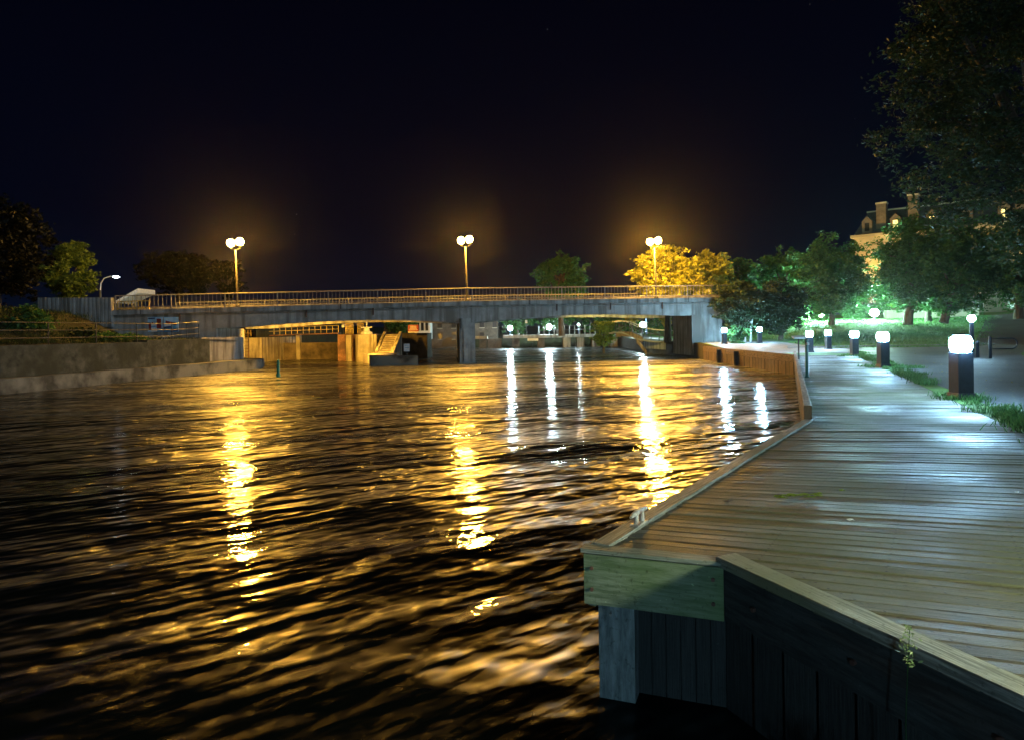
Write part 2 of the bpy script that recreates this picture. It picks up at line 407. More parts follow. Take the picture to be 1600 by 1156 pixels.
for k in range(0, 53):
    D = -12 + k
    x0 = xb(D) + .35 if D < Fc.y else xb(Fc.y) + .35
    r1.append((D, lin(x0, 48, 22)))
drape('path', r1, asphalt, .006)
r2 = []
for D in lin(33.2, 100, 60):
    c = xshore(D)
    r2.append((D, lin(c + .1, c + (5.6 if D < 42 else max(3.2, 5.6 - (D - 42) * .12)), 5)))
drape('riverside_path', r2, paving, .012)
r3 = []
for D in lin(40, 130, 50):
    c = D * .73 + 1.0 + 3 * smooth((D - 60) / 40)
    r3.append((D, lin(c - 3.2 - .0 * D, c + 7, 6)))
drape('road', r3, asphalt, .010)
r4 = []
for D in lin(23, 34, 11):
    t = (D - 23) / 11; c = D * .745 + .2
    wd = 2.5 * math.sqrt(max(0.001, 1 - (2 * t - 1) ** 2))
    r4.append((D, lin(c + 1.3 - wd * .6, c + 1.4 + wd, 4)))
drape('grass_verge', r4, grass_m, .016)

# ------------------------------------------------------------------ boardwalk
bw = thing('boardwalk', 'weathered grey timber boardwalk beside the river with mossy front corner and wet planks', 'boardwalk', (A.x, A.y, 0), absolute=True)
def seg_x(p, q, P0, d):   # intersection of plank line with a segment, returns t along d or None
    ex, ey = q.x - p.x, q.y - p.y
    det = d[0] * (-ey) - d[1] * (-ex)
    if abs(det) < 1e-9: return None
    bx, by = p.x - P0[0], p.y - P0[1]
    t = (bx * (-ey) - by * (-ex)) / det; s = (d[0] * by - d[1] * bx) / det
    return t if -1e-6 <= s <= 1 + 1e-6 else None
TH = [(-9, -20.454), (3.2, -20.454), (5.7, -13.5), (8.7, -7.0), (12, -2.5), (30, 0), (60, 0)]
def theta(y):
    for (a, u), (b, v) in zip(TH[:-1], TH[1:]):
        if a <= y <= b: return R(u + (v - u) * (y - a) / (b - a))
    return 0
XR = 2.6
ARB = math.atan2(V.y - A.y, V.x - A.x)
bEnd0 = Vector((xb(-8), -8, 0)); bEnd1 = Vector((xb(60), 60, 0))
left_segs = [(Wn, V), (V, A), (A, K), (K, Fc)]
def plank_line(y):
    th = theta(y); d = (math.cos(th), math.sin(th)); P0 = (XR, y)
    ts = [t for t in (seg_x(p, q, P0, d) for p, q in left_segs) if t is not None]
    tl = max(ts) if ts else None
    tr = seg_x(bEnd0, bEnd1, P0, d)
    return P0, d, tl, tr
planks = MB(); rp = random.Random(3)
YV = V.y + math.tan(R(-20.454)) * (XR - V.x)
ys = []; y = YV - 52 * .118
while y < Fc.y - .2: ys.append(y); y += .118
for k, (y0, y1) in enumerate(zip(ys[:-1], ys[1:])):
    a0 = plank_line(y0 + .005); a1 = plank_line(y1 - .007 - rp.random() * .003)
    if None in (a0[2], a1[2], a0[3], a1[3]): continue
    zj = rp.uniform(-.003, .003); tilt = rp.uniform(-.002, .002)
    def pt(a, t, z): return (a[0][0] + a[1][0] * t, a[0][1] + a[1][1] * t, z)
    # one or two boards end to end
    L0, L1 = a0[2], a1[2]; R0, R1 = a0[3] - .02, a1[3] - .02
    
    cuts = [0.0]; 
    length = R0 - L0; c = rp.uniform(2.0, 4.2)
    while c < length - .8: cuts.append(c / length); c += rp.uniform(3.4, 4.4)
    cuts.append(1.0)
    for ci in range(len(cuts) - 1):
        f0, f1 = cuts[ci] + (.0015 if ci else 0), cuts[ci + 1]
        idn = k * 7 + ci
        zz = zj + rp.uniform(-.0015, .0015)
        nseg = max(1, int((f1 - f0) * length / 1.2))
        bow = [rp.uniform(-.0025, .0025) for _ in range(nseg + 1)]
        prof = [(0, -.030), (0.0, -.008), (.07, 0), (.93, 0), (1, -.008), (1, -.030)]
        def pp(f, i, j):
            e0 = Vector(pt(a0, L0 + (R0 - L0) * f, 0)); e1 = Vector(pt(a1, L1 + (R1 - L1) * f, 0))
            q = e0.lerp(e1, prof[j][0]); q.y += bow[i] * 0.6; q.z = DECK + prof[j][1] + zz + tilt * (prof[j][0] - .5) * 2 + bow[i]
            return q
        fs = [f0 + (f1 - f0) * i / nseg for i in range(nseg + 1)]
        for i in range(nseg):
            for j in range(5):
                u0, u1 = fs[i] * length, fs[i + 1] * length; v0, v1 = idn + .02 + .96 * prof[j][0], idn + .02 + .96 * prof[j + 1][0]
                if j == 0: v0 = v1 - .01
                if j == 4: v1 = v0 + .01
                planks.poly([pp(fs[i], i, j), pp(fs[i + 1], i + 1, j), pp(fs[i + 1], i + 1, j + 1), pp(fs[i], i, j + 1)],
                            [(u0, v0), (u1, v0), (u1, v1), (u0, v1)])
        for f, i in ((fs[0], 0), (fs[-1], nseg)):
            planks.poly([pp(f, i, j) for j in range(6)], [(f * length, idn + .5)] * 6)
planks.build('deck_planks', deckwood, bw)
# dark sheet below the boards that puts shade into the gaps
jm = MB()
for t in (.0,):
    pass
jn = [(Wn.x + .1, Wn.y), (V.x + .1, V.y + .05), (A.x + .12, A.y + .12), (K.x + .1, K.y), (Fc.x + .05, Fc.y - .1), (xb(Fc.y) - .1, Fc.y - .1), (xb(-8) - .1, -8)]
jm.poly([(x, y, DECK - .20) for x, y in jn]).build('gap_shade_sheet', darkplank, bw)
def timber(mb, a, b, w, h, idn, z, off=0.0, segs=6, jit=.0015):
    """long board with slightly wavy faces; a,b ground points of the outer edge; off shifts to the left of a->b"""
    a = Vector((a.x, a.y, 0)); b = Vector((b.x, b.y, 0)); d = (b - a); Ln = d.length; dn = d.normalized(); n = Vector((-dn.y, dn.x, 0))
    prof = [(off, -h), (off, -.006), (off + .006, 0), (off + w - .006, 0), (off + w, -.006), (off + w, -h)]
    ring = []
    rr = random.Random(idn * 13 + 5)
    segs = max(1, int(Ln / .35))
    for i in range(segs + 1):
        t = i / segs; c = a + d * t
        ring.append([c + n * (o + rr.uniform(-jit, jit)) + Vector((0, 0, z + q + rr.uniform(-jit, jit))) for o, q in prof])
    per = [0]
    for j in range(5): per.append(per[-1] + math.dist(prof[j], prof[j + 1]))
    tot = per[-1] + w
    for i in range(segs):
        for j in range(6):
            j2 = (j + 1) % 6
            v0 = per[j]; v1 = per[j + 1] if j < 5 else tot
            u0, u1 = i / segs * Ln, (i + 1) / segs * Ln
            mb.poly([ring[i][j], ring[i + 1][j], ring[i + 1][j2], ring[i][j2]],
                    [(u0, idn + v0 / tot * .98), (u1, idn + v0 / tot * .98), (u1, idn + v1 / tot * .98), (u0, idn + v1 / tot * .98)])
    for rg, fl in ((ring[0], 1), (ring[-1], 0)):
        q = rg[::-1] if fl else rg
        mb.poly(q, [(.1 * k_, idn + .5) for k_ in range(6)])
    return mb
# front: fascia A-V under a cap board
n_av = Vector((-(V - A).y, (V - A).x, 0)).normalized()   # towards the deck (away from the camera)
timber(MB(), A, V, .045, .285, 1, DECK - .022).build('fascia', fascia_m, bw)
timber(MB(), A - n_av * .012 - (V - A).normalized() * .015, V - n_av * .012, .105, .022, 2, DECK + .010).build('cap_board', rimwood, bw)
# left rim board A-K (a -> b with the deck on the right: off negative)
AKd = (K - A).normalized()
timber(MB(), A + AKd * .10, K, .115, .05, 3, DECK + .018, off=-.115).build('edge_board', rimwood, bw)
timber(MB(), A + AKd * .02, K, .045, .285, 4, DECK - .034, off=-.06).build('fascia', fascia_m, bw)
# right-hand skirt timber V-W: raised beam
timber(MB(), Wn, V + (V - Wn).normalized() * .04, .135, .05, 5, DECK + .030, off=-.12).build('edge_board', rimwood, bw)
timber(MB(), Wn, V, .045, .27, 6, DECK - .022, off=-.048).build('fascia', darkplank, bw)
# raised kerb K-F
timber(MB(), K, Fc, .10, .34, 7, DECK + .20, off=-.10).build('kerb_beam', brownplank, bw)
# short facing under the raised kerb
timber(MB(), K, Fc, .06, .5, 8, DECK - .142, off=-.085).build('fascia', darkplank, bw)
# posts at the near corner and along the edge
def wpost(c, w, d, z0, z1, idn, ang):
    mb = MB(); ca, sa = math.cos(ang), math.sin(ang)
    pr = [(-w / 2, -d / 2), (w / 2, -d / 2), (w / 2, d / 2), (-w / 2, d / 2)]
    for j in range(4):
        (xa, ya), (xc, yc_) = pr[j], pr[(j + 1) % 4]
        p0 = (c[0] + xa * ca - ya * sa, c[1] + xa * sa + ya * ca); p1 = (c[0] + xc * ca - yc_ * sa, c[1] + xc * sa + yc_ * ca)
        mb.poly([(*p0, z0), (*p1, z0), (*p1, z1), (*p0, z1)], [(z0, idn + j * .2), (z0, idn + j * .2 + .19), (z1, idn + j * .2 + .19), (z1, idn + j * .2)])
    mb.poly([(c[0] + x * ca - y * sa, c[1] + x * sa + y * ca, z1) for x, y in pr])
    return mb
dav = (V - A).normalized()
pc = A + dav * .175 + n_av * .13
wpost(pc, .205, .185, -1.4, DECK - .31, 11, ARB).build('post', postwood, bw, bevel=.006)
pc = A + dav * .60 + n_av * .20
for i in range(1, 8):
    q = A + (K - A) * (i / 7.4) + Vector((AKd.y, -AKd.x, 0)) * .16
    wpost(q, .16, .16, -1.4, DECK - .33, 20 + i, .5).build('post', postwood, bw)
for i in range(1, 7):
    q = K + (Fc - K) * (i / 6.3) + Vector((.2, 0, 0))
    wpost(q, .16, .16, -1.4, DECK - .33, 30 + i, .5).build('post', postwood, bw)
# recessed upright plank wall under the front edge
wl = MB()
nb_ = 6; s0 = A + dav * .27 + n_av * .16; s1 = V + n_av * .16
for i in range(nb_):
    a_ = s0.lerp(s1, i / nb_ + .004); b_ = s0.lerp(s1, (i + 1) / nb_ - .004); o_ = n_av * .03 + n_av * random.uniform(0, .006)
    c8 = [a_, b_, b_ + o_, a_ + o_]
    lo_, hi_ = -1.4, DECK - .27
    for q in ((0, 1),):
        wl.poly([(a_.x, a_.y, lo_), (b_.x, b_.y, lo_), (b_.x, b_.y, hi_), (a_.x, a_.y, hi_)], [(lo_, 40 + i), (lo_, 40.9 + i), (hi_, 40.9 + i), (hi_, 40 + i)])
wl.poly([(s0.x, s0.y + .05, -1.4), (s1.x + .03, s1.y + .05, -1.4), (s1.x + .03, s1.y + .05, DECK - .27), (s0.x, s0.y + .05, DECK - .27)], [(0, 39), (0, 39.9), (2, 39.9), (2, 39)])  # unseen backing sheet added to stop light showing between the planks
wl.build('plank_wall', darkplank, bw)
wl = MB(); nvw = Vector(((V - Wn).y, -(V - Wn).x, 0)).normalized()
s0 = V - nvw * .004 + n_av * .158; s1 = Wn + nvw * .12
for i in range(22):
    a_ = s0.lerp(s1, i / 22 + .0015); b_ = s0.lerp(s1, (i + 1) / 22 - .0015)
    wl.poly([(a_.x, a_.y, -1.4), (b_.x, b_.y, -1.4), (b_.x, b_.y, DECK - .27), (a_.x, a_.y, DECK - .27)], [(0, 60 + i), (0, 60.9 + i), (2, 60.9 + i), (2, 60 + i)])
a_, b_ = s0 + nvw * .05 + n_av * .02, s1 + nvw * .05
wl.poly([(a_.x, a_.y, -1.4), (b_.x, b_.y, -1.4), (b_.x, b_.y, DECK - .27), (a_.x, a_.y, DECK - .27)], [(0, 89), (0, 89.9), (2, 89.9), (2, 89)])  # backing sheet added here too, blocking light through the gaps
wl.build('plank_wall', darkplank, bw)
# bolt on the corner post
q = A + dav * .145 + n_av * .03
MB().tube([q + Vector((0, -.002, -.36)), q + Vector((-.004, -.018, -.36))], .008, 8).build('bolt', greymetal, bw)

for t_, dz_ in ((.06, -.10), (.06, -.22), (.93, -.09), (.93, -.22)):
    q = A.lerp(V, t_); MB().tube([q + Vector((0, 0, dz_)) + n_av * .004, q + Vector((0, 0, dz_)) - n_av * .012], .011, 8).build('bolt', rust, bw)
for k_ in range(7):
    q = V.lerp(Wn, .05 + k_ * .13); MB().tube([q + Vector((0, 0, -.16)) + nvw * .004, q + Vector((0, 0, -.16)) - nvw * .014], .012, 8).build('bolt', rust, bw)
# far timber retaining wall of the inlet
tw = thing('retaining_wall', 'brown vertical-planked timber retaining wall across the inlet, lit orange', 'wall', (Fc.x, Fc.y, 0), absolute=True)
mb = MB(); FT = Vector((Fc.x, Fc.y, DECK)); QT = Vector((Q1.x, Q1.y, DECK)); nn = 34
for i in range(nn):
    a_ = FT.lerp(QT, i / nn + .002); b_ = FT.lerp(QT, (i + 1) / nn - .002); j = random.uniform(-.015, .015)
    mb.poly([(b_.x + j, b_.y, -1.0), (a_.x + j, a_.y, -1.0), (a_.x + j, a_.y, DECK - .3), (b_.x + j, b_.y, DECK - .3)], [(0, 90 + i), (0, 90.9 + i), (1.5, 90.9 + i), (1.5, 90 + i)])
mb.build('upright_planks', brownplank, tw)
timber(MB(), QT, FT, .14, .34, 9, DECK + .05, off=-.02).build('top_timber', brownplank, tw)
for px, y0_ in ((1153, 1), (1126, 1)):
    t = (px - 1240) / (1099 - 1240)
    # solve along the wall for that pixel
    best = min((abs(CX + (FT.lerp(QT, s / 200).x) / FT.lerp(QT, s / 200).y * F - px), s / 200) for s in range(201))[1]
    q = FT.lerp(QT, best)
    MB().tube([(q.x - .14, q.y, -1.2), (q.x - .14, q.y, DECK - .05)], .13, 10).build('pile', blackmetal, tw, smooth=True)

# cleat, dropped things on the boards
def cleat(loc, ang, s, label):
    t = thing('dock_cleat', label, 'dock cleat', loc, group='mooring cleats on the boardwalk edge')
    t.rotation_euler = (0, 0, ang); t.scale = (s, s, s)
    MB().tube([(-.105, 0, .052), (-.085, 0, .058), (-.04, 0, .062), (.04, 0, .062), (.085, 0, .058), (.105, 0, .052)], [.006, .011, .014, .014, .011, .006], 10).build('horn', cleatm, t, smooth=True)
    for sx in (-.036, .036):
        MB().lathe((sx, 0, 0), [(.022, 0), (.013, .012), (.011, .05), (.012, .056)], 10).build('leg', cleatm, t, smooth=True)
    MB().box(-.062, -.022, -.001, .062, .022, .008).build('base_plate', cleatm, t, bevel=.003)
    return t
cleat(Vector((*(A + AKd * .60 + Vector((AKd.y, -AKd.x, 0)) * .085).xy, DECK + .018)), math.atan2(AKd.y, AKd.x), 1.25, 'worn white mooring cleat near the front corner of the boardwalk')
q = G(1266, 650, DECK); cleat(Vector((q.x, q.y, DECK + .003)), 1.2, 1.1, 'small pale mooring cleat at the bend by the end of the raised kerb')
def weed():
    mb = MB(); c = G(1244, 776, DECK + .004); r = random.Random(5)
    for i in range(26):
        x = c.x + r.uniform(-.17, .17); y = c.y + r.uniform(-.045, .045) + (x - c.x) * .1; a = r.uniform(-.5, .5); l = r.uniform(.03, .09)
        p = [Vector((x + math.cos(a) * l * t, y + math.sin(a) * l * t + .006 * math.sin(t * 5 + i), DECK + .008 + .01 * math.sin(t * 3.1) + r.uniform(0, .004))) for t in (0, .35, .7, 1)]
        mb.tube(p, [.002, .0045, .004, .001], 5)
    return mb
wm = leafmat('water_weed', (.20, .28, .03), (.30, .40, .06))
tag(weed().build('water_weed', wm), 'yellow green strand of water weed dropped on the planks', 'weed')
def leaf_obj(px, py, col, label, name='fallen_leaf', s=.04, cat='leaf', grp=None):
    c = G(px, py, DECK + .006); mb = MB()
    pts = [Vector((c.x + s * math.cos(a) * (1 if k % 2 else .55), c.y + s * .8 * math.sin(a) * (1 if k % 2 else .55), c.z + .004 * (k % 3))) for k, a in enumerate([i * math.pi / 5 for i in range(10)])]
    cz = Vector((c.x, c.y, c.z + .012))
    for i in range(10): mb.poly([pts[i], pts[(i + 1) % 10], cz])
    return tag(mb.build(name, col), label, cat, grp)
leaf_obj(1316, 766, wm, 'small yellow green leaf right of the water weed strand', s=.03)
leaf_obj(1590, 769, whitepaint, 'crumpled white scrap of paper on the boards at the right edge', 'paper_scrap', .025, 'litter')
leaf_obj(1329, 812, whitepaint, 'pale bird dropping splash in the middle of the boards', 'pale_splash', .03, 'litter')
leaf_obj(1138, 783, bark, 'dark brown fallen leaf near the left edge of the boards', s=.05)

# steel posts by the kerb
t = thing('marker_post', 'dark green steel post standing on the boards near the raised kerb', 'post', G(1261, 589, DECK))
MB().lathe((0, 0, 0), [(.06, 0), (.06, .02), (.04, .03), (.036, .90), (.042, .93), (.02, .96)], 12).build('shaft', greenmetal, t, smooth=True)
MB().box(-.03, -.09, .80, .03, -.03, .86).build('bracket', greymetal, t)
t = thing('lectern_sign', 'small dark post with a pale tilted tray top beyond the green post', 'sign', G(1248, 562, DECK))
MB().tube([(0, 0, 0), (0, 0, .82)], .03, 8).build('post', blackmetal, t)
MB().hexa([(-.22, -.12, .80), (.22, -.12, .80), (.22, .12, .86), (-.22, .12, .86), (-.22, -.12, .86), (.22, -.12, .86), (.22, .12, .92), (-.22, .12, .92)]).build('tray', whitepaint, t)

# ------------------------------------------------------------------ bollard lights
def bollard(label, loc, glow=globe_cool, h=1.08):
    t = thing('bollard_light', label, 'bollard light', loc, group='bollard lights along the path')
    k = h / 1.08
    MB().hexa([(-.17, -.17, 0), (.17, -.17, 0), (.17, .17, 0), (-.17, .17, 0), (-.145, -.145, .10), (.145, -.145, .10), (.145, .145, .10), (-.145, .145, .10)]).build('plinth', bollard_m, t, bevel=.01)
    MB().box(-.13, -.13, .10, .13, .13, .78 * k).build('post', bollard_m, t, bevel=.012)
    MB().lathe((0, 0, 0), [(.12, .785 * k), (.15, .81 * k), (.17, .87 * k), (.17, .98 * k), (.15, 1.03 * k), (.10, 1.065 * k)], 20).build('diffuser', glow, t, smooth=True)
    for zr in (.855, .925, .995):
        MB().lathe((0, 0, 0), [(.172, zr * k), (.186, (zr + .004) * k), (.186, (zr + .012) * k), (.172, (zr + .016) * k)], 20).build('guard_ring', bollard_m, t)
    MB().lathe((0, 0, 0), [(.12, 1.07 * k), (.12, 1.085 * k), (.03, 1.105 * k)], 16).build('cap', bollard_m, t, smooth=True)
    return t
def gb(px, py, z=DECK):
    p = G(px, py, z); return Vector((p.x, p.y, zt(p.x, p.y) - .01 if p.y > 25 else DECK - .0))
b0 = bollard('nearest bollard light at the right edge of the planks, tallest in view', Vector((xb(11.7) + .2, 11.7, DECK)))
spots = [((1380, 574), 'second nearest bollard light with grass around its base'),
         ((1335, 556), 'third bollard light along the plank edge, left of the second nearest'),
         ((1265, 551), 'bollard light behind the green steel post at the far end of the boards'),
         ((1294, 546), 'bollard light beside the lawn corner, right of the green steel post'),
         ((1187, 544), 'bollard light on the pale paving in front of the shrubs'),
         ((1132, 540), 'bollard light beside the bright green bush near the bridge abutment')]
for (px, py), lb in spots:
    p = gb(px, py)
    if py == 540: p = P(1132, 543, 45.6); p.z = zt(p.x, p.y)
    if py == 544: p = P(1187, 543.5, 46); p.z = zt(p.x, p.y)
    copy_tree(b0, p, random.uniform(-.1, .1), lb)
# just outside the frame on the right: next lamp of the row
b1 = bollard('bollard light outside the frame beside the photographer', Vector((3.25, 1.55, DECK)), globe_near)
copy_tree(b0, Vector((6.3 - 8, -9, DECK)) if False else Vector((xb(-7), -7, DECK)), 0, 'bollard light behind the photographer')

# ------------------------------------------------------------------ park lamps (farther, behind the lawn)
def park_lamp(label, loc, h=1.1, r=.2, glow=None, grp='distant lamps in the park'):
    t = thing('park_lamp', label, 'lamp', loc, group=grp)
    MB().tube([(0, 0, 0), (0, 0, h - r)], [.09, .07], 8).build('post', bollard_m, t)
    MB().lathe((0, 0, h), [(r * .45, -r * .9), (r * .85, -r * .5), (r, 0), (r * .85, r * .5), (r * .45, r * .85)], 14).build('globe', glow or globe_park, t, smooth=True)
    return t
def pl(px, py, D, base, lb, r=.2, glow=None):
    head = P(px, py, D); z0 = base if base is not None else zt(head.x, D)
    return park_lamp(lb, Vector((head.x, D, z0)), max(.7, head.z - z0), r, glow)
pl(1366, 489, 62, None, 'large glaring lamp between the tree trunks behind the lawn', .36)
pl(1285, 500, 62, None, 'round lamp above the path lamps at the far end of the lawn', .3)
pl(1518, 498, 26, None, 'white lamp on a slim post behind the nearest bollard light', .14, globe_slim)
pl(1493, 476, 75, None, 'lamp on a dark post under the trees at the upper end of the lawn', .26)
pl(1340, 478, 80, None, 'dim lamp seen through leaves left of the glaring lamp', .16)

# ------------------------------------------------------------------ road bridge
sk12 = .21
def br(X): return 45.7 + sk12 * (X + 3.0)           # depth of the bridge face at X
bdir = Vector((1, sk12, 0)).normalized(); bnor = Vector((-.10, 1, 0))
def topz(X): return 4.15 + (X + 3) * (.0215 if X < -3 else .0105)
BX0, BX1 = -27.5, 15.7
XL, XP, XRr = -17.2, -3.0, 11.6
def botz(X):
    if X <= XL: return 2.55
    if X < XP:
        t = (X - XL) / (XP - XL); return 2.55 + .15 * t + .32 * math.sin(math.pi * t)
    t = (X - XP) / (XRr - XP)
    if X > XRr: return 3.05
    return 2.70 + .35 * t + .28 * math.sin(math.pi * min(1, t * 1.0))
def on(X, off=0.0): return Vector((X, br(X), 0)) + bnor * off
bridge = thing('road_bridge', 'long grey concrete road bridge crossing the river on one central pier', 'bridge', (XP, br(XP), 0), absolute=True)
WID = 9.5
mb = MB(); xs = lin(BX0, BX1, 60)
for x0, x1 in zip(xs[:-1], xs[1:]):       # slab
    a, b = on(x0, -.28), on(x1, -.28); c, d = on(x1, WID), on(x0, WID)
    mb.hexa([(*a.xy, topz(x0) - .30), (*b.xy, topz(x1) - .30), (*c.xy, topz(x1) - .30), (*d.xy, topz(x0) - .30), (*a.xy, topz(x0)), (*b.xy, topz(x1)), (*c.xy, topz(x1)), (*d.xy, topz(x0))])
slab = mb.build('deck_slab', concrete, bridge)
mb = MB(); xs = lin(-19, 14.6, 80)
for off in (0, 8.6):
    for x0, x1 in zip(xs[:-1], xs[1:]):
        a, b = on(x0, off), on(x1, off); c, d = on(x1, off + .5), on(x0, off + .5)
        mb.hexa([(*a.xy, botz(x0)), (*b.xy, botz(x1)), (*c.xy, botz(x1)), (*d.xy, botz(x0)), (*a.xy, topz(x0) - .31), (*b.xy, topz(x1) - .31), (*c.xy, topz(x1) - .31), (*d.xy, topz(x0) - .31)])
    if off == 0: mb.build('girder', concrete, bridge); mb = MB()
mb.build('girder', concrete, bridge)
mb = MB()      # soffit
for x0, x1 in zip(xs[:-1], xs[1:]):
    a, b = on(x0, .5), on(x1, .5); c, d = on(x1, 8.6), on(x0, 8.6)
    mb.poly([(*a.xy, botz(x0) + .25), (*d.xy, botz(x0) + .25), (*c.xy, botz(x1) + .25), (*b.xy, botz(x1) + .25)])
mb.build('soffit', concrete, bridge)
# pier
mb = MB()
def pr8(c, hw, f, l, z0, z1):
    a = c - bdir * hw - bnor * f; b = c + bdir * hw - bnor * f; d = c - bdir * hw + bnor * l; e = c + bdir * hw + bnor * l
    return [(*a.xy, z0), (*b.xy, z0), (*e.xy, z0), (*d.xy, z0), (*a.xy, z1), (*b.xy, z1), (*e.xy, z1), (*d.xy, z1)]
mb.hexa(pr8(on(XP), .52, .25, 8.9, -1.5, 2.72)); 
mb.hexa(pr8(on(XP) + bdir * .1, .36, .33, -.24, -1.5, 2.45))
mb.build('pier', concrete_pier, bridge, bevel=.05)
MB().hexa(pr8(on(XP), .62, .46, 9.1, -1.5, .10)).build('pier_footing', concrete_ledge, bridge, bevel=.04)
MB().hexa(pr8(on(XP) + bdir * -.1, .34, .32, .2, 2.35, 3.0)).build('pier_corbel', concrete_pier, bridge, bevel=.05)
# abutments
mb = MB(); a = on(-27, .02); b = on(-18.4, .02); c = on(-18.4, 6); d = on(-27, 6)
mb.hexa([(*a.xy, -1.2), (*b.xy, -1.2), (*c.xy, -1.2), (*d.xy, -1.2), (*a.xy, topz(-27) - .32), (*b.xy, 2.54), (*c.xy, 2.54), (*d.xy, topz(-27) - .32)])
mb.build('abutment', concrete, bridge)
mb = MB(); a = on(-27, .01); b = on(-19.02, .01); c = on(-19.02, .6); d = on(-27, .6)
mb.hexa([(*a.xy, 2.0), (*b.xy, 2.0), (*c.xy, 2.0), (*d.xy, 2.0), (*a.xy, topz(-27) - .31), (*b.xy, topz(-19) - .31), (*c.xy, topz(-19) - .31), (*d.xy, topz(-27) - .31)])
mb.build('wing_wall', concrete, bridge)
mb = MB(); a = on(12.9, -.06); b = on(14.5, -.06); c = on(14.5, 4); d = on(12.9, 4)
mb.hexa([(*a.xy, .2), (*b.xy, .2), (*c.xy, .2), (*d.xy, .2), (*a.xy, 3.1), (*b.xy, 3.1), (*c.xy, 3.1), (*d.xy, 3.1)])
mb.build('abutment', concrete, bridge)
a = on(14.5, .1); b = on(15.3, .1); c = on(15.3, 5.5); d = on(14.5, 5.5)
MB().hexa([(*a.xy, .2), (*b.xy, .2), (*c.xy, .2), (*d.xy, .2), (*a.xy, 4.0), (*b.xy, 4.0), (*c.xy, 4.0), (*d.xy, 4.0)]).build('wing_wall', concrete, bridge)
for X in (-22.5, -18.6, -14.9, -11, -7.2, 1.2, 5.0, 8.8, 12.6):
    p = on(X, -.285); MB().box(p.x - .02, p.y - .004, topz(X) - .30, p.x + .02, p.y + .02, topz(X) + .004).build('joint', blackmetal, bridge)
for X in (-20.4, -13.1, -9.0, 3.1, 6.9, 10.7):
    p = on(X, -.08); MB().tube([(p.x, p.y, topz(X) - .28), (p.x, p.y, topz(X) - .75)], .045, 8).build('drain_pipe', rust, bridge)
MB().tube([on(x, -.06) + Vector((0, 0, topz(x) - .42)) for x in lin(-19, 14.4, 30)], .03, 6).build('conduit', greymetal, bridge)
# railings in bays
RH = .86
def railing(off, lab=None):
    rl = MB(); xs_ = lin(-23.9, 15.6, 44)
    rl.tube([on(x, off) + Vector((0, 0, topz(x) + RH)) for x in xs_], .035, 8)
    top = rl.build('railing', greymetal, bridge)
    lo2 = MB().tube([on(x, off) + Vector((0, 0, topz(x) + .17)) for x in xs_], .022, 6); lo2.build('bottom_rail', greymetal, top)
    bays = lin(-23.9, 15.6, 13)
    for x0, x1 in zip(bays[:-1], bays[1:]):
        mb = MB(); n = 13
        for i in range(1, n):
            x = x0 + (x1 - x0) * i / n; p = on(x, off)
            mb.tube([p + Vector((0, 0, topz(x) + .06)), p + Vector((0, 0, topz(x) + RH - .03))], .017, 5, cap=False)
        mb.build('baluster_panel', greymetal, top)
        p = on(x0, off); MB().box(p.x - .035, p.y - .035, topz(x0) - .02, p.x + .035, p.y + .035, topz(x0) + RH).build('post', greymetal, top)
railing(-.15); railing(WID - .2)
# kerb strip on the road
MB().hexa([(*on(-27, .9).xy, topz(-27) + .002), (*on(15.6, .9).xy, topz(15.6) + .002), (*on(15.6, 1.1).xy, topz(15.6) + .002), (*on(-27, 1.1).xy, topz(-27) + .002),
           (*on(-27, .9).xy, topz(-27) + .2), (*on(15.6, .9).xy, topz(15.6) + .2), (*on(15.6, 1.1).xy, topz(15.6) + .2), (*on(-27, 1.1).xy, topz(-27) + .2)]) .build('kerb', concrete, bridge)
# solid corrugated parapet at the left end
pw_ = thing('parapet_wall', 'solid grey ribbed concrete parapet at the left end of the bridge railing', 'wall', on(-25.5), absolute=True)
mb = MB(); n = 36; xs_ = lin(-27.9, -24.05, n)
for i in range(n):
    o = -.33 if i % 2 else -.29
    a = on(xs_[i], o); b = on(xs_[i + 1] - .004, o); c = on(xs_[i + 1] - .004, 0); d = on(xs_[i], 0)
    mb.hexa([(*a.xy, 2.7), (*b.xy, 2.7), (*c.xy, 2.7), (*d.xy, 2.7), (*a.xy, 4.46), (*b.xy, 4.46), (*c.xy, 4.46), (*d.xy, 4.46)])
mb.build('ribbed_face', concrete, pw_)

# twin-headed sodium lamps on the bridge
def bridge_lamp(label, X, off, zh, glow):
    p = on(X, off); z0 = topz(X)
    t = thing('street_lamp', label, 'street lamp', (p.x, p.y, z0), group='twin-headed sodium lamps on the bridge')
    t.rotation_euler = (0, -.022, 0)
    h = zh - z0
    MB().lathe((0, 0, 0), [(.16, 0), (.15, .10), (.08, .16), (.065, .5), (.045, h - .45)], 12).build('post', lamp_post_m, t, smooth=True)
    MB().lathe((0, 0, 0), [(.075, 1.2), (.085, 1.24), (.075, 1.28)], 10).build('collar', lamp_post_m, t, smooth=True)
    MB().tube([(-.29, 0, h - .25), (-.30, 0, h - .36), (0, 0, h - .45), (.30, 0, h - .36), (.29, 0, h - .21)], .028, 8).build('cross_arm', lamp_post_m, t, smooth=True)
    for sx, dz in ((-.29, 0), (.29, .06)):
        hd = MB().lathe((sx, 0, h + dz), [(.10, -.21), (.19, -.13), (.225, 0), (.20, .12), (.12, .20)], 16).build('lamp_head', glow, t, smooth=True)
        MB().lathe((sx, 0, h + dz), [(.13, .212), (.13, .235), (.03, .27)], 12).build('cap', blackmetal, hd, smooth=True)
    return t
def lampX(px, py, off):   # X on the bridge for a pixel column
    x = 0.0
    for _ in range(30):
        p = on(x, off); x += (P(px, py, p.y).x - p.x)
    p = on(x, off); return x, P(px, py, p.y).z
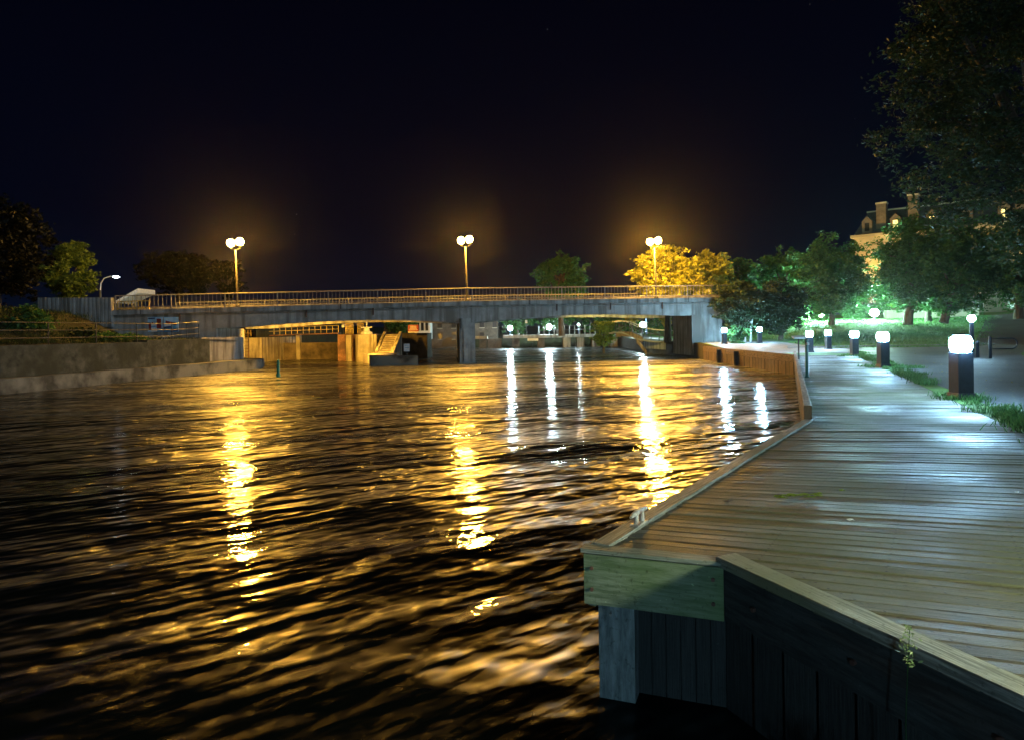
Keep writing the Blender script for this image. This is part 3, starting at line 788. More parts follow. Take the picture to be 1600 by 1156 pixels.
for (px, py), off, lb in (((370, 380), .45, 'left twin-headed orange lamp on the bridge, in front of the dark tree'),
                          ((729, 376), .45, 'middle twin-headed orange lamp on the bridge, above the central pier'),
                          ((1024, 378), .45, 'right twin-headed orange lamp on the bridge, in front of the yellow-lit tree')):
    x, z = lampX(px, py, off); bridge_lamp(lb, x, off, z, globe_sod_r if px > 900 else globe_sod)

# ------------------------------------------------------------------ left bank
l0 = Vector((-19.2, 25.6, 0)); l1 = Vector((-15.6, 42.6, 0)); ld = (l1 - l0).normalized(); ln = Vector((-ld.y, ld.x, 0))   # ln points to the land
ls = l0 - ld * 40
q = thing('quay_wall', 'stained low concrete quay wall with a stepped ledge along the left bank', 'wall', (l0.x, l0.y, 0), absolute=True)
def strip(a, b, off0, off1, z0, z1, seg, jit, seed):
    mb = MB(); r = random.Random(seed); d = b - a
    pr = [(off0, z0), (off0, z1), (off1, z1), (off1, z0)]
    rings = []
    for i in range(seg + 1):
        c = a + d * (i / seg); rings.append([c + ln * (o + r.uniform(-jit, jit)) + Vector((0, 0, z + (r.uniform(-jit, jit) if z > 0 else 0))) for o, z in pr])
    for i in range(seg):
        for j in range(4): mb.poly([rings[i][j], rings[i + 1][j], rings[i + 1][(j + 1) % 4], rings[i][(j + 1) % 4]])
    mb.poly(rings[0]); mb.poly(rings[-1][::-1]); return mb
strip(ls, l1, 0, 1.2, -1.5, .60, 60, .012, 1).build('ledge', concrete_ledge, q)
strip(l1 - ld * .5, l1 + Vector((-.3, 1.8, 0)), .25, 3, -1.5, .58, 6, .01, 2).build('ledge', concrete_ledge, q)
wend = l0 + ld * 8.4
strip(ls, wend, .45, 1.6, .2, 1.82, 60, .02, 3).build('upper_wall', concrete_wall, q)
strip(wend + ld * .06, wend + ld * 4.9, .75, 2.2, .2, 1.92, 14, .012, 4).build('upper_wall', concrete_wall, q)
q2 = strip(wend + ld * 4.95, wend + ld * 9.0, 1.3, 3.2, .2, 1.98, 12, .008, 5).build('upper_wall', concrete, q)
# land of the left bank, rising to the bridge approach
def zl(s, o):   # s along ld from ls, o distance inland
    D = (ls + ld * s + ln * o).y
    X = (ls + ld * s + ln * o).x
    k = 1 - smooth((X + 26.0) / 3.2) * smooth((D - 31) / 4)
    return 1.80 + 1.75 * k * smooth((o - 1.5) / 7) * smooth((D - 6) / 26) + .3 * smooth((o - 9) / 20) + .05 * math.sin(s * 1.3 + o) + .04 * math.sin(s * .4 - o * 2)
mb = MB(); ss = lin(0, 56.5, 56); oo = [1.0, 1.5, 2, 2.8, 3.6, 4.5, 5.5, 7, 8.5, 10, 14, 20, 35, 80]
for s0_, s1_ in zip(ss[:-1], ss[1:]):
    for o0, o1 in zip(oo[:-1], oo[1:]):
        mb.poly([ls + ld * s_ + ln * o_ + Vector((0, 0, zl(s_, o_))) for s_, o_ in ((s0_, o0), (s1_, o0), (s1_, o1), (s0_, o1))][::-1])
tag(mb.build('riverbank', bank_m, smooth=True), kind='structure')
BANK = []
for _ in range(900):
    s_, o_ = random.uniform(32, 54), random.uniform(1.3, 9); c_ = ls + ld * s_ + ln * o_; BANK.append((c_.x, c_.y, zl(s_, o_) - .02))
mb = MB()     # approach ground behind the bridge on the left
mb.poly([(-300, 48, 3.35), (-19.5, 52, 3.35), (-26, 140, 3.2), (-300, 240, 3.2)])
mb.poly([(-300, 34, 3.45), (-27.6, 40, 3.45), (-19.5, 52, 3.35), (-300, 48, 3.35)])
mb.poly([(-19.5, 52, 3.35), (-19.5, 52, -1), (-26, 140, -1), (-26, 140, 3.2)])
tag(mb.build('approach_ground', bank_m), kind='structure')
# pipe railing on the left bank
fr = thing('pipe_railing', 'thin black pipe railing along the top of the left quay wall', 'railing', (l0.x, l0.y, 1.8), absolute=True)
def lp(s, o, z): return l0 + ld * s + ln * o + Vector((0, 0, z))
for z in (.28, .60, .92):
    pts = [lp(s, .95, 1.82 + z) for s in lin(-12, 10.5, 12)] + [lp(13.2, 1.35, 1.95 + z)] 
    MB().tube(pts, .022, 6).build('rail', blackmetal, fr)
for s in lin(-12, 10.5, 9) + [11.9, 13.2]:
    o = .95 if s <= 10.5 else .95 + (s - 10.5) * .148
    MB().tube([lp(s, o, 1.80), lp(s, o, 2.76)], .026, 6).build('post', blackmetal, fr)

# panels painted on the abutment
def panel(label, px0, px1, py0, py1, shapes):
    X0 = lampX(px0, 510, -.03)[0]; X1 = lampX(px1, 510, -.03)[0]
    z1 = P(px0, py0, br(X0)).z; z0 = P(px0, py1, br(X0)).z
    t = thing('mural_panel', label, 'mural panel', on((X0 + X1) / 2, -.03) + Vector((0, 0, z0)), absolute=True, group='painted panels on the bridge abutment')
    def quad(u0, v0, u1, v1, off, dep, m, nm, sk=0):
        xa, xc = X0 + (X1 - X0) * u0, X0 + (X1 - X0) * u1; za, zb_ = z0 + (z1 - z0) * v0, z0 + (z1 - z0) * v1
        a, b = on(xa, off), on(xc, off); c, d = on(xc, off + dep), on(xa, off + dep)
        MB().hexa([(*a.xy, za), (*b.xy, za + sk), (*c.xy, za + sk), (*d.xy, za), (*a.xy, zb_), (*b.xy, zb_ + sk), (*c.xy, zb_ + sk), (*d.xy, zb_)]).build(nm, m, t)
    quad(0, 0, 1, 1, -.05, .05, bluepaint, 'board')
    for s in shapes: quad(*s[:4], -.062, .010, s[4], 'painted_shape', s[5] if len(s) > 5 else 0)
panel('left painted panel, pale blue with dark red block shapes, on the abutment', 231, 254, 496, 519,
      [(.06, .10, .24, .62, maroon), (.62, .22, .92, .88, maroon), (.24, .42, .62, .56, whitepaint), (.30, .56, .38, .66, maroon), (.24, .0, .62, .28, whitepaint), (.05, .86, .5, .96, navy)])
panel('right painted panel, pale blue with a dark red diagonal bar, on the abutment', 256, 279, 496, 519,
      [(.14, .60, .80, .76, maroon, -.14), (.02, .18, .5, .34, navy, .08), (.5, .05, .98, .22, navy), (.74, .46, .88, .62, maroon), (.10, .38, .5, .48, whitepaint, .02)])
# round sign "10"
p = P(258, 531, 38.4)
t = thing('speed_sign', 'round white sign reading 10 on a post by the left quay wall', 'sign', (p.x, p.y, .58))
MB().tube([(0, .03, 0), (0, .03, p.z - .58 + .1)], .03, 6).build('post', blackmetal, t)
def disc(r, y0, y1, z, seg=24):
    mb = MB(); a = [(r * math.cos(2 * math.pi * k / seg), r * math.sin(2 * math.pi * k / seg)) for k in range(seg)]
    mb.poly([(x, y0, z + q) for x, q in a]); mb.poly([(x, y1, z + q) for x, q in a][::-1])
    for k in range(seg):
        k2 = (k + 1) % seg; mb.poly([(a[k][0], y0, z + a[k][1]), (a[k][0], y1, z + a[k][1]), (a[k2][0], y1, z + a[k2][1]), (a[k2][0], y0, z + a[k2][1])])
    return mb
sz = p.z - .58
disc(.24, -.01, .0, sz).build('rim', blackmetal, t); disc(.21, -.016, -.0105, sz).build('plate', whitepaint, t)
def text(s, size, loc, parent, m, rz=0):
    c = bpy.data.curves.new('lettering', 'FONT'); c.body = s; c.size = size; c.align_x = 'CENTER'; c.align_y = 'CENTER'; c.extrude = .002
    c.materials.append(m); tmp = bpy.data.objects.new('tmp', c); me = bpy.data.meshes.new_from_object(tmp); bpy.data.objects.remove(tmp); me.materials.clear(); me.materials.append(m)
    o = bpy.data.objects.new('lettering', me); COL.objects.link(o); o.parent = parent; o.location = loc; o.rotation_euler = (R(90), 0, rz); return o
text('10', .30, (0, -.02, sz), t, blackmetal)
MB().box(-.14, -.02, sz - .62, .14, .0, sz - .36).build('lower_plate', blackmetal, t)
# teal channel marker in the water
p = G(435, 588, 0)
t = thing('channel_marker', 'short teal marker post standing in the dark water', 'marker post', (p.x, p.y, -.6))
MB().lathe((0, 0, 0), [(.11, 0), (.11, .72), (.07, .76), (.07, 1.38), (.03, 1.44)], 12).build('shaft', teal, t, smooth=True)
for z in (.88, 1.05, 1.22):
    MB().lathe((0, 0, 0), [(.072, z), (.09, z + .02), (.09, z + .06), (.072, z + .08)], 12).build('band', teal, t, smooth=True)

# ------------------------------------------------------------------ lock structures behind the bridge
def B(name, m, par, x0, x1, y0, y1, D, dep, nmz0=None, bevel=.03):
    """block whose front face covers the pixel box at depth D"""
    a = P(x0, y1, D); b = P(x1, y1, D); c = P((x0 + x1) / 2, y0, D)
    z0 = a.z if nmz0 is None else nmz0
    o = MB().box(a.x, D, z0, b.x, D + dep, c.z).build(name, m, par, bevel=bevel)
    return o
lockwall = thing('lock_block', 'bright orange-lit concrete block with a ladder beside the left abutment', 'concrete block', P(392, 560, 51), absolute=True)
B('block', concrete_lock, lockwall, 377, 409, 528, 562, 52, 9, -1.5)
a = P(381, 530, 51.95)
lad = MB()
for xx in (0, .35): lad.box(a.x + xx, 51.9, .2, a.x + xx + .04, 51.95, a.z + .9)
for i in range(8): lad.box(a.x + .04, 51.91, .3 + i * .25, a.x + .35, 51.94, .33 + i * .25)
lad.build('ladder', rust, lockwall)
isl = thing('lock_island', 'orange-lit concrete lock pier with steps down to the water', 'lock pier', P(570, 560, 51), absolute=True)
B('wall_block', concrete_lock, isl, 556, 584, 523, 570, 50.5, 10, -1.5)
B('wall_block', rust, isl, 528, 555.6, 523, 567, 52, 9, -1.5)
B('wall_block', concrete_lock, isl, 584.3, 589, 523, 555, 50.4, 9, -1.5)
B('buttress', concrete_lock, isl, 541, 549, 524, 566, 51.7, .3, -1.5)
# stairs: treads rising away from the camera
st_ = MB(); nst = 9
pa = P(589, 553, 48.6); pb = P(611, 553, 48.6); ztop = P(600, 523, 52).z; zbot = pa.z
for i in range(nst):
    y0_ = 48.7 + i * .36; z1_ = zbot + (ztop - zbot) * (i + 1) / nst
    st_.box(pa.x + i * .01, y0_, -.5, pb.x, y0_ + .37 if i < nst - 1 else 53.5, z1_)
st_.build('steps', concrete_lock, isl)
rs = MB()
for i in range(nst):
    y0_ = 48.7 + i * .36; z1_ = zbot + (ztop - zbot) * (i + 1) / nst; zz_ = zbot + (ztop - zbot) * i / nst
    rs.box(pa.x + .12, y0_ - .004, zz_ + .003, pb.x - .12, y0_ - .001, z1_ - .045)
rs.build('riser_shade', rubble, isl)  # dark strips below each tread, painted in as the step shadows
for px0, px1, nm in ((585, 589, 'stringer'), (611, 615.5, 'stringer')):
    a, b = P(px0 + 1, 553, 48.6), P(px1 + 1, 553, 48.6)
    z0_, z1_ = zbot + .12, ztop + .22
    mb = MB(); yb = 48.7 + nst * .36
    mb.hexa([(a.x, 48.4, -.5), (b.x, 48.4, -.5), (b.x, yb, -.5), (a.x, yb, -.5), (a.x, 48.4, z0_), (b.x, 48.4, z0_), (b.x, yb, z1_), (a.x, yb, z1_)])
    mb.build(nm, concrete_lock, isl)
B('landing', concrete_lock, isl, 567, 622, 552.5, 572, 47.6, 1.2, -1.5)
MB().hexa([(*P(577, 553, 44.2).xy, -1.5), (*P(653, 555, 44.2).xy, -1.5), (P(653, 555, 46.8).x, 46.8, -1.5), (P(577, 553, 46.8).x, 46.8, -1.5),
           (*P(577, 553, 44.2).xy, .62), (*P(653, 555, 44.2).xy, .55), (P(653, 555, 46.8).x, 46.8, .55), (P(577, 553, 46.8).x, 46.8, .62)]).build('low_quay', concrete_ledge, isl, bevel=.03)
B('rear_wall', millstone, isl, 615.5, 668, 521, 558, 56, 3, -1.5)
# lock walls and gate
gate = thing('lock_gate', 'rough dark lock gate wall between the concrete blocks', 'lock gate', P(470, 560, 57), absolute=True)
B('gate_wall', rubble, gate, 405, 535, 536, 566, 57, 1.0, -1.5)
B('gate_post', concrete_lock, gate, 463, 469, 522, 566, 56.8, .5, -1.5)
walk = thing('lock_walkway', 'narrow walkway with yellow-lit railings above the lock gate', 'walkway', P(460, 525, 56), absolute=True)
a, b = P(404, 524.5, 56), P(531, 520, 56)
MB().beam(a, b, 1.0, .10).build('walkway_deck', rust, walk)
yrail = nmat('yellow_rail_paint', (.35, .26, .05), (.55, .42, .10), 8, .5, .1)
def raildetail(par, a, b, h, n, r=.028, m=yrail, mids=(.5,), nm='post'):
    MB().tube([a + Vector((0, 0, h)), b + Vector((0, 0, h))], r, 6).build('top_rail', m, par)
    for mz in mids: MB().tube([a + Vector((0, 0, h * mz)), b + Vector((0, 0, h * mz))], r * .8, 6).build('mid_rail', m, par)
    for i in range(n + 1):
        c = a.lerp(b, i / n); MB().tube([c, c + Vector((0, 0, h))], r, 6).build(nm, m, par)
raildetail(walk, a + Vector((0, -.45, 0)), b + Vector((0, -.45, 0)), .58, 14)
a2, b2 = P(378, 527, 53), P(397, 527, 53)
lr = thing('block_railing', 'short yellow-lit railing on top of the left concrete block', 'railing', a2, absolute=True)
raildetail(lr, a2, b2, .6, 4)
g2 = thing('lock_railing', 'dense yellow-lit railing beside the white sign on the lock pier', 'railing', P(545, 522, 53), absolute=True)
raildetail(g2, P(540, 522, 53), P(552, 522, 53), .8, 6); 
g3 = thing('lock_railing', 'yellow-lit railing left of the lock steps, near the winch', 'railing', P(562, 522, 53), absolute=True)
raildetail(g3, P(559, 522, 53), P(568, 522, 53), .8, 4)
# winch with white parts
t = thing('gate_winch', 'white painted lock winch on top of the lock pier', 'winch', P(574, 522.5, 52), absolute=True)
c = P(573, 522.5, 52)
MB().lathe(c, [(.45, 0), (.42, .16), (.25, .2), (.2, .45), (.1, .5)], 12).build('base', whitepaint, t)
MB().tube([c + Vector((0, 0, .45)), c + Vector((0, 0, .98))], .05, 8).build('spindle', whitepaint, t)
MB().tube([c + Vector((-.42, 0, .5)), c + Vector((.42, 0, .52))], .05, 8).build('handle', whitepaint, t)
# signs
def sign(label, x0, x1, y0, y1, D, m, base, lines=0, group=None, lm=None, foot=None):
    a, b = P(x0, y1, D), P(x1, y0, D)
    t = thing('notice_sign', label, 'sign', ((a.x + b.x) / 2, D, base), absolute=True)
    MB().box(a.x, D, a.z, b.x, D + .03, b.z).build('panel', m, t)
    MB().tube([((a.x + b.x) / 2, D + .05, base), ((a.x + b.x) / 2, D + .05, b.z - .02)], .03, 6).build('post', blackmetal, t)
    h = b.z - a.z
    for i in range(lines):
        z = b.z - h * (.18 + .62 * i / lines); ww = random.uniform(.55, .8) * (b.x - a.x) / 2; cx_ = (a.x + b.x) / 2
        MB().box(cx_ - ww, D - .006, z - h * .035, cx_ + ww, D, z + h * .035).build('text_line', lm, t)
    if foot: MB().box(a.x, D - .006, a.z, b.x, D - .0005, a.z + h * .16).build('footer_strip', foot, t)
    return t
sign('red notice board with white bottom strip above the dark lock wall', 637.5, 654, 508, 520.5, 54, redpaint, P(640, 522, 54).z, 4, lm=whitepaint, foot=whitepaint)
sign('small white notice on the low concrete quay under the bridge', 631, 640, 537.5, 549.5, 46.2, whitepaint, .55, 2, lm=bluepaint)
sign('narrow white plate on a post at the right end of the lock walkway', 534, 538, 503, 512, 55, whitepaint, P(536, 522, 55).z)
sign('low white board hanging under the far walkway', 824, 841, 529, 533, 80, whitepaint, .0)
sign('small white plate on a post on the far walkway, left of the second lamp', 820.5, 824, 500.5, 505.5, 84, whitepaint, 1.7)

# lamps added out of sight behind the girder to light the lock and bush
def added_lamp(label, px, D, z, aim, power, col=SODIUM, size=75):
    p = P(px, 500, D); p.z = z
    t = thing('added_lock_light', label, 'light fitting', p, group='added unseen sodium fittings under the bridge deck')
    MB().box(-.25, -.1, 0, .25, .1, .12).build('housing', blackmetal, t, bevel=.02)
    MB().tube([(0, 0, .12), (0, 0, .5)], .03, 6).build('hanger', blackmetal, t)
    MB().box(-.2, -.08, -.022, .2, .08, -.002).build('lens', emis('added_lamp_lens', SODIUM, 25), t)
    l = bpy.data.lights.new('added_lock_spot', 'SPOT'); l.energy = power; l.color = col; l.spot_size = R(size); l.spot_blend = .6; l.shadow_soft_size = .12
    o = bpy.data.objects.new('added_lock_spot', l); COL.objects.link(o); o.parent = t; o.location = (0, 0, -.08)
    o.rotation_euler = (Vector(aim) - p).to_track_quat('-Z', 'Y').to_euler()
added_lamp('left added sodium fitting, unseen under the bridge deck', 440, 46.0, 3.02, P(440, 550, 54), 9000, size=100)
added_lamp('middle added sodium fitting, unseen under the bridge deck', 570, 45.8, 3.12, P(575, 548, 51), 4500, size=95)
added_lamp('right added sodium fitting, unseen under the bridge deck', 960, 49.2, 3.3, P(945, 525, 60), 5000, col=(1, .74, .13), size=70)

# ------------------------------------------------------------------ far walkway beyond the bridge
fw = thing('far_walkway', 'pale concrete walkway on piers across the far water with lamps', 'walkway', P(870, 525, 86), absolute=True)
a, b = P(786, 525, 86), P(1000, 522, 86); a.z = b.z = 1.62
MB().beam(a, b, 3.0, .38).build('walkway_deck', concrete, fw)
a0, b0_ = P(742, 526, 84), P(762, 526, 84); MB().beam(Vector((a0.x, 84, 1.55)), Vector((b0_.x, 84, 1.55)), 2.0, .35).build('walkway_deck', concrete, fw)
for px in (755, 768, 778, 806, 845, 885, 906, 930, 958):
    p = P(px, 530, 86); MB().box(p.x - .45, 85.2, -1.5, p.x + .45, 87, 1.22).build('pier', concrete_lock if px > 880 else millstone, fw)
for px in lin(842, 930, 11):
    p = P(px, 520, 84.6); MB().tube([(p.x, 84.6, 1.62), (p.x, 84.6, 2.75)], .05, 6).build('post', greymetal, fw)
for z in (2.2, 2.7):
    MB().tube([P(842, 0, 84.6).xy.to_3d() + Vector((0, 0, z)), P(930, 0, 84.6).xy.to_3d() + Vector((0, 0, z))], .035, 6).build('rail', blackmetal, fw)
def far_lamp(px, py, D, base, lb, r, glow=globe_far):
    h = P(px, py, D); return park_lamp(lb, Vector((h.x, D, base)), h.z - base, r, glow, 'lamps on the far walkway')
far_lamp(797, 513, 85, 1.62, 'leftmost glaring white lamp on the far walkway', .30)
far_lamp(858, 511, 85, 1.62, 'second glaring white lamp on the far walkway', .32)
far_lamp(904, 508, 85, 1.62, 'small dim lamp on the far walkway', .13)
far_lamp(1004, 508, 74, 1.5, 'glaring white lamp behind the arched footbridge', .30)
far_lamp(663, 515, 90, 1.5, 'far lamp hidden behind the stone piers under the bridge', .22)
far_lamp(1010, 490.5, 74, 1.5, 'tiny lamp head high under the bridge edge', .09)

# arched footbridge and landing on the right, beyond the road bridge
fb = thing('footbridge', 'arched timber footbridge with black and white railings behind the right abutment', 'footbridge', P(990, 530, 60), absolute=True)
prof = [(962, 520), (972, 518.5), (984, 519), (994, 523), (1004, 528), (1030, 533), (1052, 534)]
tp = [P(x, y, 60 - (x - 962) * .03) for x, y in prof]
for a, b in zip(tp[:-1], tp[1:]): pass
mb = MB()
for a, b in zip(tp[:-1], tp[1:]): mb.beam(a + Vector((0, 1.2, 0)), b + Vector((0, 1.2, 0)), 2.4, .12)
mb.build('walking_surface', paving, fb)
mb = MB()
for a, b in zip(tp[:5][:-1], tp[:5][1:]): mb.beam(a + Vector((0, -.08, .02)), b + Vector((0, -.08, .02)), .12, .42)
mb.build('stringer', brownplank, fb)
mb = MB(); mb.beam(tp[3] + Vector((0, -.12, -.3)), Vector((tp[4].x + .35, tp[4].y, .3)), .12, .4); mb.build('strut', brownplank, fb)
for i, (a, b) in enumerate(zip(tp[:-1], tp[1:])):
    for z, m in ((.9, whitepaint), (.5, blackmetal)):
        MB().tube([a + Vector((0, 0, z)), b + Vector((0, 0, z))], .035, 6).build('rail', m, fb)
    MB().tube([a + Vector((0, 2.3, .95)), b + Vector((0, 2.3, .95))], .05, 6).build('rail', whitepaint, fb)
    n = 2 if i < 5 else 3
    for k in range(n):
        c = a.lerp(b, k / n); MB().tube([c, c + Vector((0, 0, .92))], .035, 6).build('post', blackmetal, fb)
ld_ = thing('landing_quay', 'blue-grey concrete landing between the footbridge and the timber wall', 'quay', P(1050, 540, 60), absolute=True)
a, b, c_ = P(1006, 550, 62), P(1040, 551, 57), Vector((Q1.x + .1, Q1.y + .05, 0))
for i, (p0, p1, z1_, o) in enumerate(((a, b, 1.05, 0), (b, c_, .95, .25))):
    d = (p1 - p0).normalized(); n_ = Vector((-d.y, d.x, 0)); n_ = n_ if n_.x > 0 or n_.y > 0 else -n_
    p0 = Vector((p0.x, p0.y, 0)) + n_ * o; p1 = Vector((p1.x, p1.y, 0)) + n_ * o
    zf = .38
    MB().hexa([(*p0.xy, zf), (*p1.xy, zf), (*(p1 + n_ * 6).xy, zf), (*(p0 + n_ * 6).xy, zf), (*p0.xy, z1_), (*p1.xy, z1_), (*(p1 + n_ * 6).xy, z1_), (*(p0 + n_ * 6).xy, z1_)]).build('landing_slab', concrete, ld_, bevel=.02)
    p0 += n_ * .5; p1 += n_ * .5
    MB().hexa([(*p0.xy, -1.4), (*p1.xy, -1.4), (*(p1 + n_ * 5).xy, -1.4), (*(p0 + n_ * 5).xy, -1.4), (*p0.xy, zf - .002), (*p1.xy, zf - .002), (*(p1 + n_ * 5).xy, zf - .002), (*(p0 + n_ * 5).xy, zf - .002)]).build('footing', concrete_ledge, ld_)
# black railing in the underpass
ur = thing('underpass_railing', 'thin black railing in front of the dark right abutment recess', 'railing', P(1060, 531, 52), absolute=True)
raildetail(ur, P(1049, 531.5, 52.5), P(1078, 531, 52.5), .75, 6, .02, blackmetal)

# far bank: land, stone mill
mb = MB()
mb.poly([(-40, 92, 1.2), (30, 90, 1.2), (200, 160, 3), (400, 900, 8), (-400, 900, 8), (-200, 160, 3)])
mb.poly([(-40, 92, -1), (30, 90, -1), (30, 90, 1.2), (-40, 92, 1.2)])
tag(mb.build('far_bank', bank_m), kind='structure')
mill = thing('stone_mill', 'dim stone mill building with small square windows seen under the bridge', 'building', P(720, 540, 91), absolute=True)
a, b = P(600, 545, 91), P(778, 545, 91)
MB().box(a.x, 91, -1.2, b.x, 101, 5.6).build('wall', millstone, mill)
MB().hexa([(a.x - .4, 90.6, 5.6), (b.x + .4, 90.6, 5.6), (b.x + .4, 101.4, 5.6), (a.x - .4, 101.4, 5.6), (a.x + 1, 95.5, 6.5), (b.x - 1, 95.5, 6.5), (b.x - 1, 96.5, 6.5), (a.x + 1, 96.5, 6.5)]).build('roof', slate, mill)
for px, py in ((687, 508), (709, 508), (753, 507), (773, 507), (688, 525), (710, 525), (753, 525), (660, 508)):
    p = P(px, py, 91); wd = MB().box(p.x - .28, 90.96, p.z - .42, p.x + .28, 90.995, p.z + .42).build('window', glass_dark, mill)
    MB().box(p.x - .36, 90.93, p.z - .52, p.x + .36, 90.99, p.z - .43).build('sill', limestone, wd)
p = P(703, 545, 91); mb = MB(); ar = [(1.1 * math.cos(t), 1.2 * math.sin(t)) for t in lin(0, math.pi, 14)]
mb.poly([(p.x + x, 90.97, .2 + z) for x, z in ar]); mb.build('arch_opening', glass_dark, mill)
for r0, r1_ in ((1.14, 1.45),):
    mb = MB()
    for t0, t1 in zip(lin(0, math.pi, 14)[:-1], lin(0, math.pi, 14)[1:]):
        mb.poly([(p.x + r0 * math.cos(t0), 90.93, .2 + r0 * 1.08 * math.sin(t0)), (p.x + r1_ * math.cos(t0), 90.93, .2 + r1_ * 1.08 * math.sin(t0)), (p.x + r1_ * math.cos(t1), 90.93, .2 + r1_ * 1.08 * math.sin(t1)), (p.x + r0 * math.cos(t1), 90.93, .2 + r0 * 1.08 * math.sin(t1))])
    mb.build('arch_stones', millstone, mill)
# pale lit house glimpsed behind the red sign
hs = thing('white_house', 'small pale lit house front glimpsed right of the red notice board', 'house', P(662, 515, 88), absolute=True)
a, b = P(648, 522, 88), P(672, 522, 88)
MB().box(a.x, 88, 1.2, b.x, 90.6, P(660, 498, 88).z).build('wall', whitepaint, hs)
for px in (653, 660, 667):
    p = P(px, 511, 88); MB().box(p.x - .18, 87.97, p.z - .5, p.x + .18, 87.995, p.z + .5).build('window', glass_dark, hs)
rf_ = MB().hexa([(a.x - .2, 87.8, 3.85), (b.x + .2, 87.8, 3.85), (b.x + .2, 90.7, 3.85), (a.x - .2, 90.7, 3.85), (a.x - .2, 89, 4.5), (b.x + .2, 89, 4.5), (b.x + .2, 89.4, 4.5), (a.x - .2, 89.4, 4.5)]).build('roof', slate, hs)

# ------------------------------------------------------------------ vegetation
def np_mesh(name, verts, faces4, m, rnd=None, parent=None):
    me = bpy.data.meshes.new(name); n = len(verts); nf = len(faces4)
    me.vertices.add(n); me.vertices.foreach_set('co', verts.astype(np.float32).ravel())
    me.loops.add(nf * 4); me.loops.foreach_set('vertex_index', faces4.astype(np.int32).ravel())
    me.polygons.add(nf); me.polygons.foreach_set('loop_start', (np.arange(nf) * 4).astype(np.int32)); me.polygons.foreach_set('loop_total', np.full(nf, 4, np.int32))
    if rnd is not None:
        at = me.attributes.new('rnd', 'FLOAT', 'FACE'); at.data.foreach_set('value', rnd.astype(np.float32))
    me.materials.append(m); me.update(calc_edges=True); me.validate()
    o = bpy.data.objects.new(name, me); COL.objects.link(o)
    if parent is not None: o.parent = parent
    return o
def leaves(cent, size, rg, up=.3, clumpv=None):
    n = len(cent)
    a = rg.normal(size=(n, 3)); a[:, 2] *= .6; a /= np.linalg.norm(a, axis=1, keepdims=True) + 1e-9
    r = rg.normal(size=(n, 3)); b = np.cross(a, r); b /= np.linalg.norm(b, axis=1, keepdims=True) + 1e-9
    s = size * rg.uniform(.6, 1.35, size=(n, 1))
    v = np.stack([cent - a * s, cent - b * s * .42, cent + a * s, cent + b * s * .42], axis=1).reshape(-1, 3)
    f = np.arange(n * 4).reshape(-1, 4)
    rnd = rg.uniform(0, 1, n)
    if clumpv is not None: rnd = np.clip(rnd * .45 + clumpv * .55, 0, 1)
    return v, f, rnd
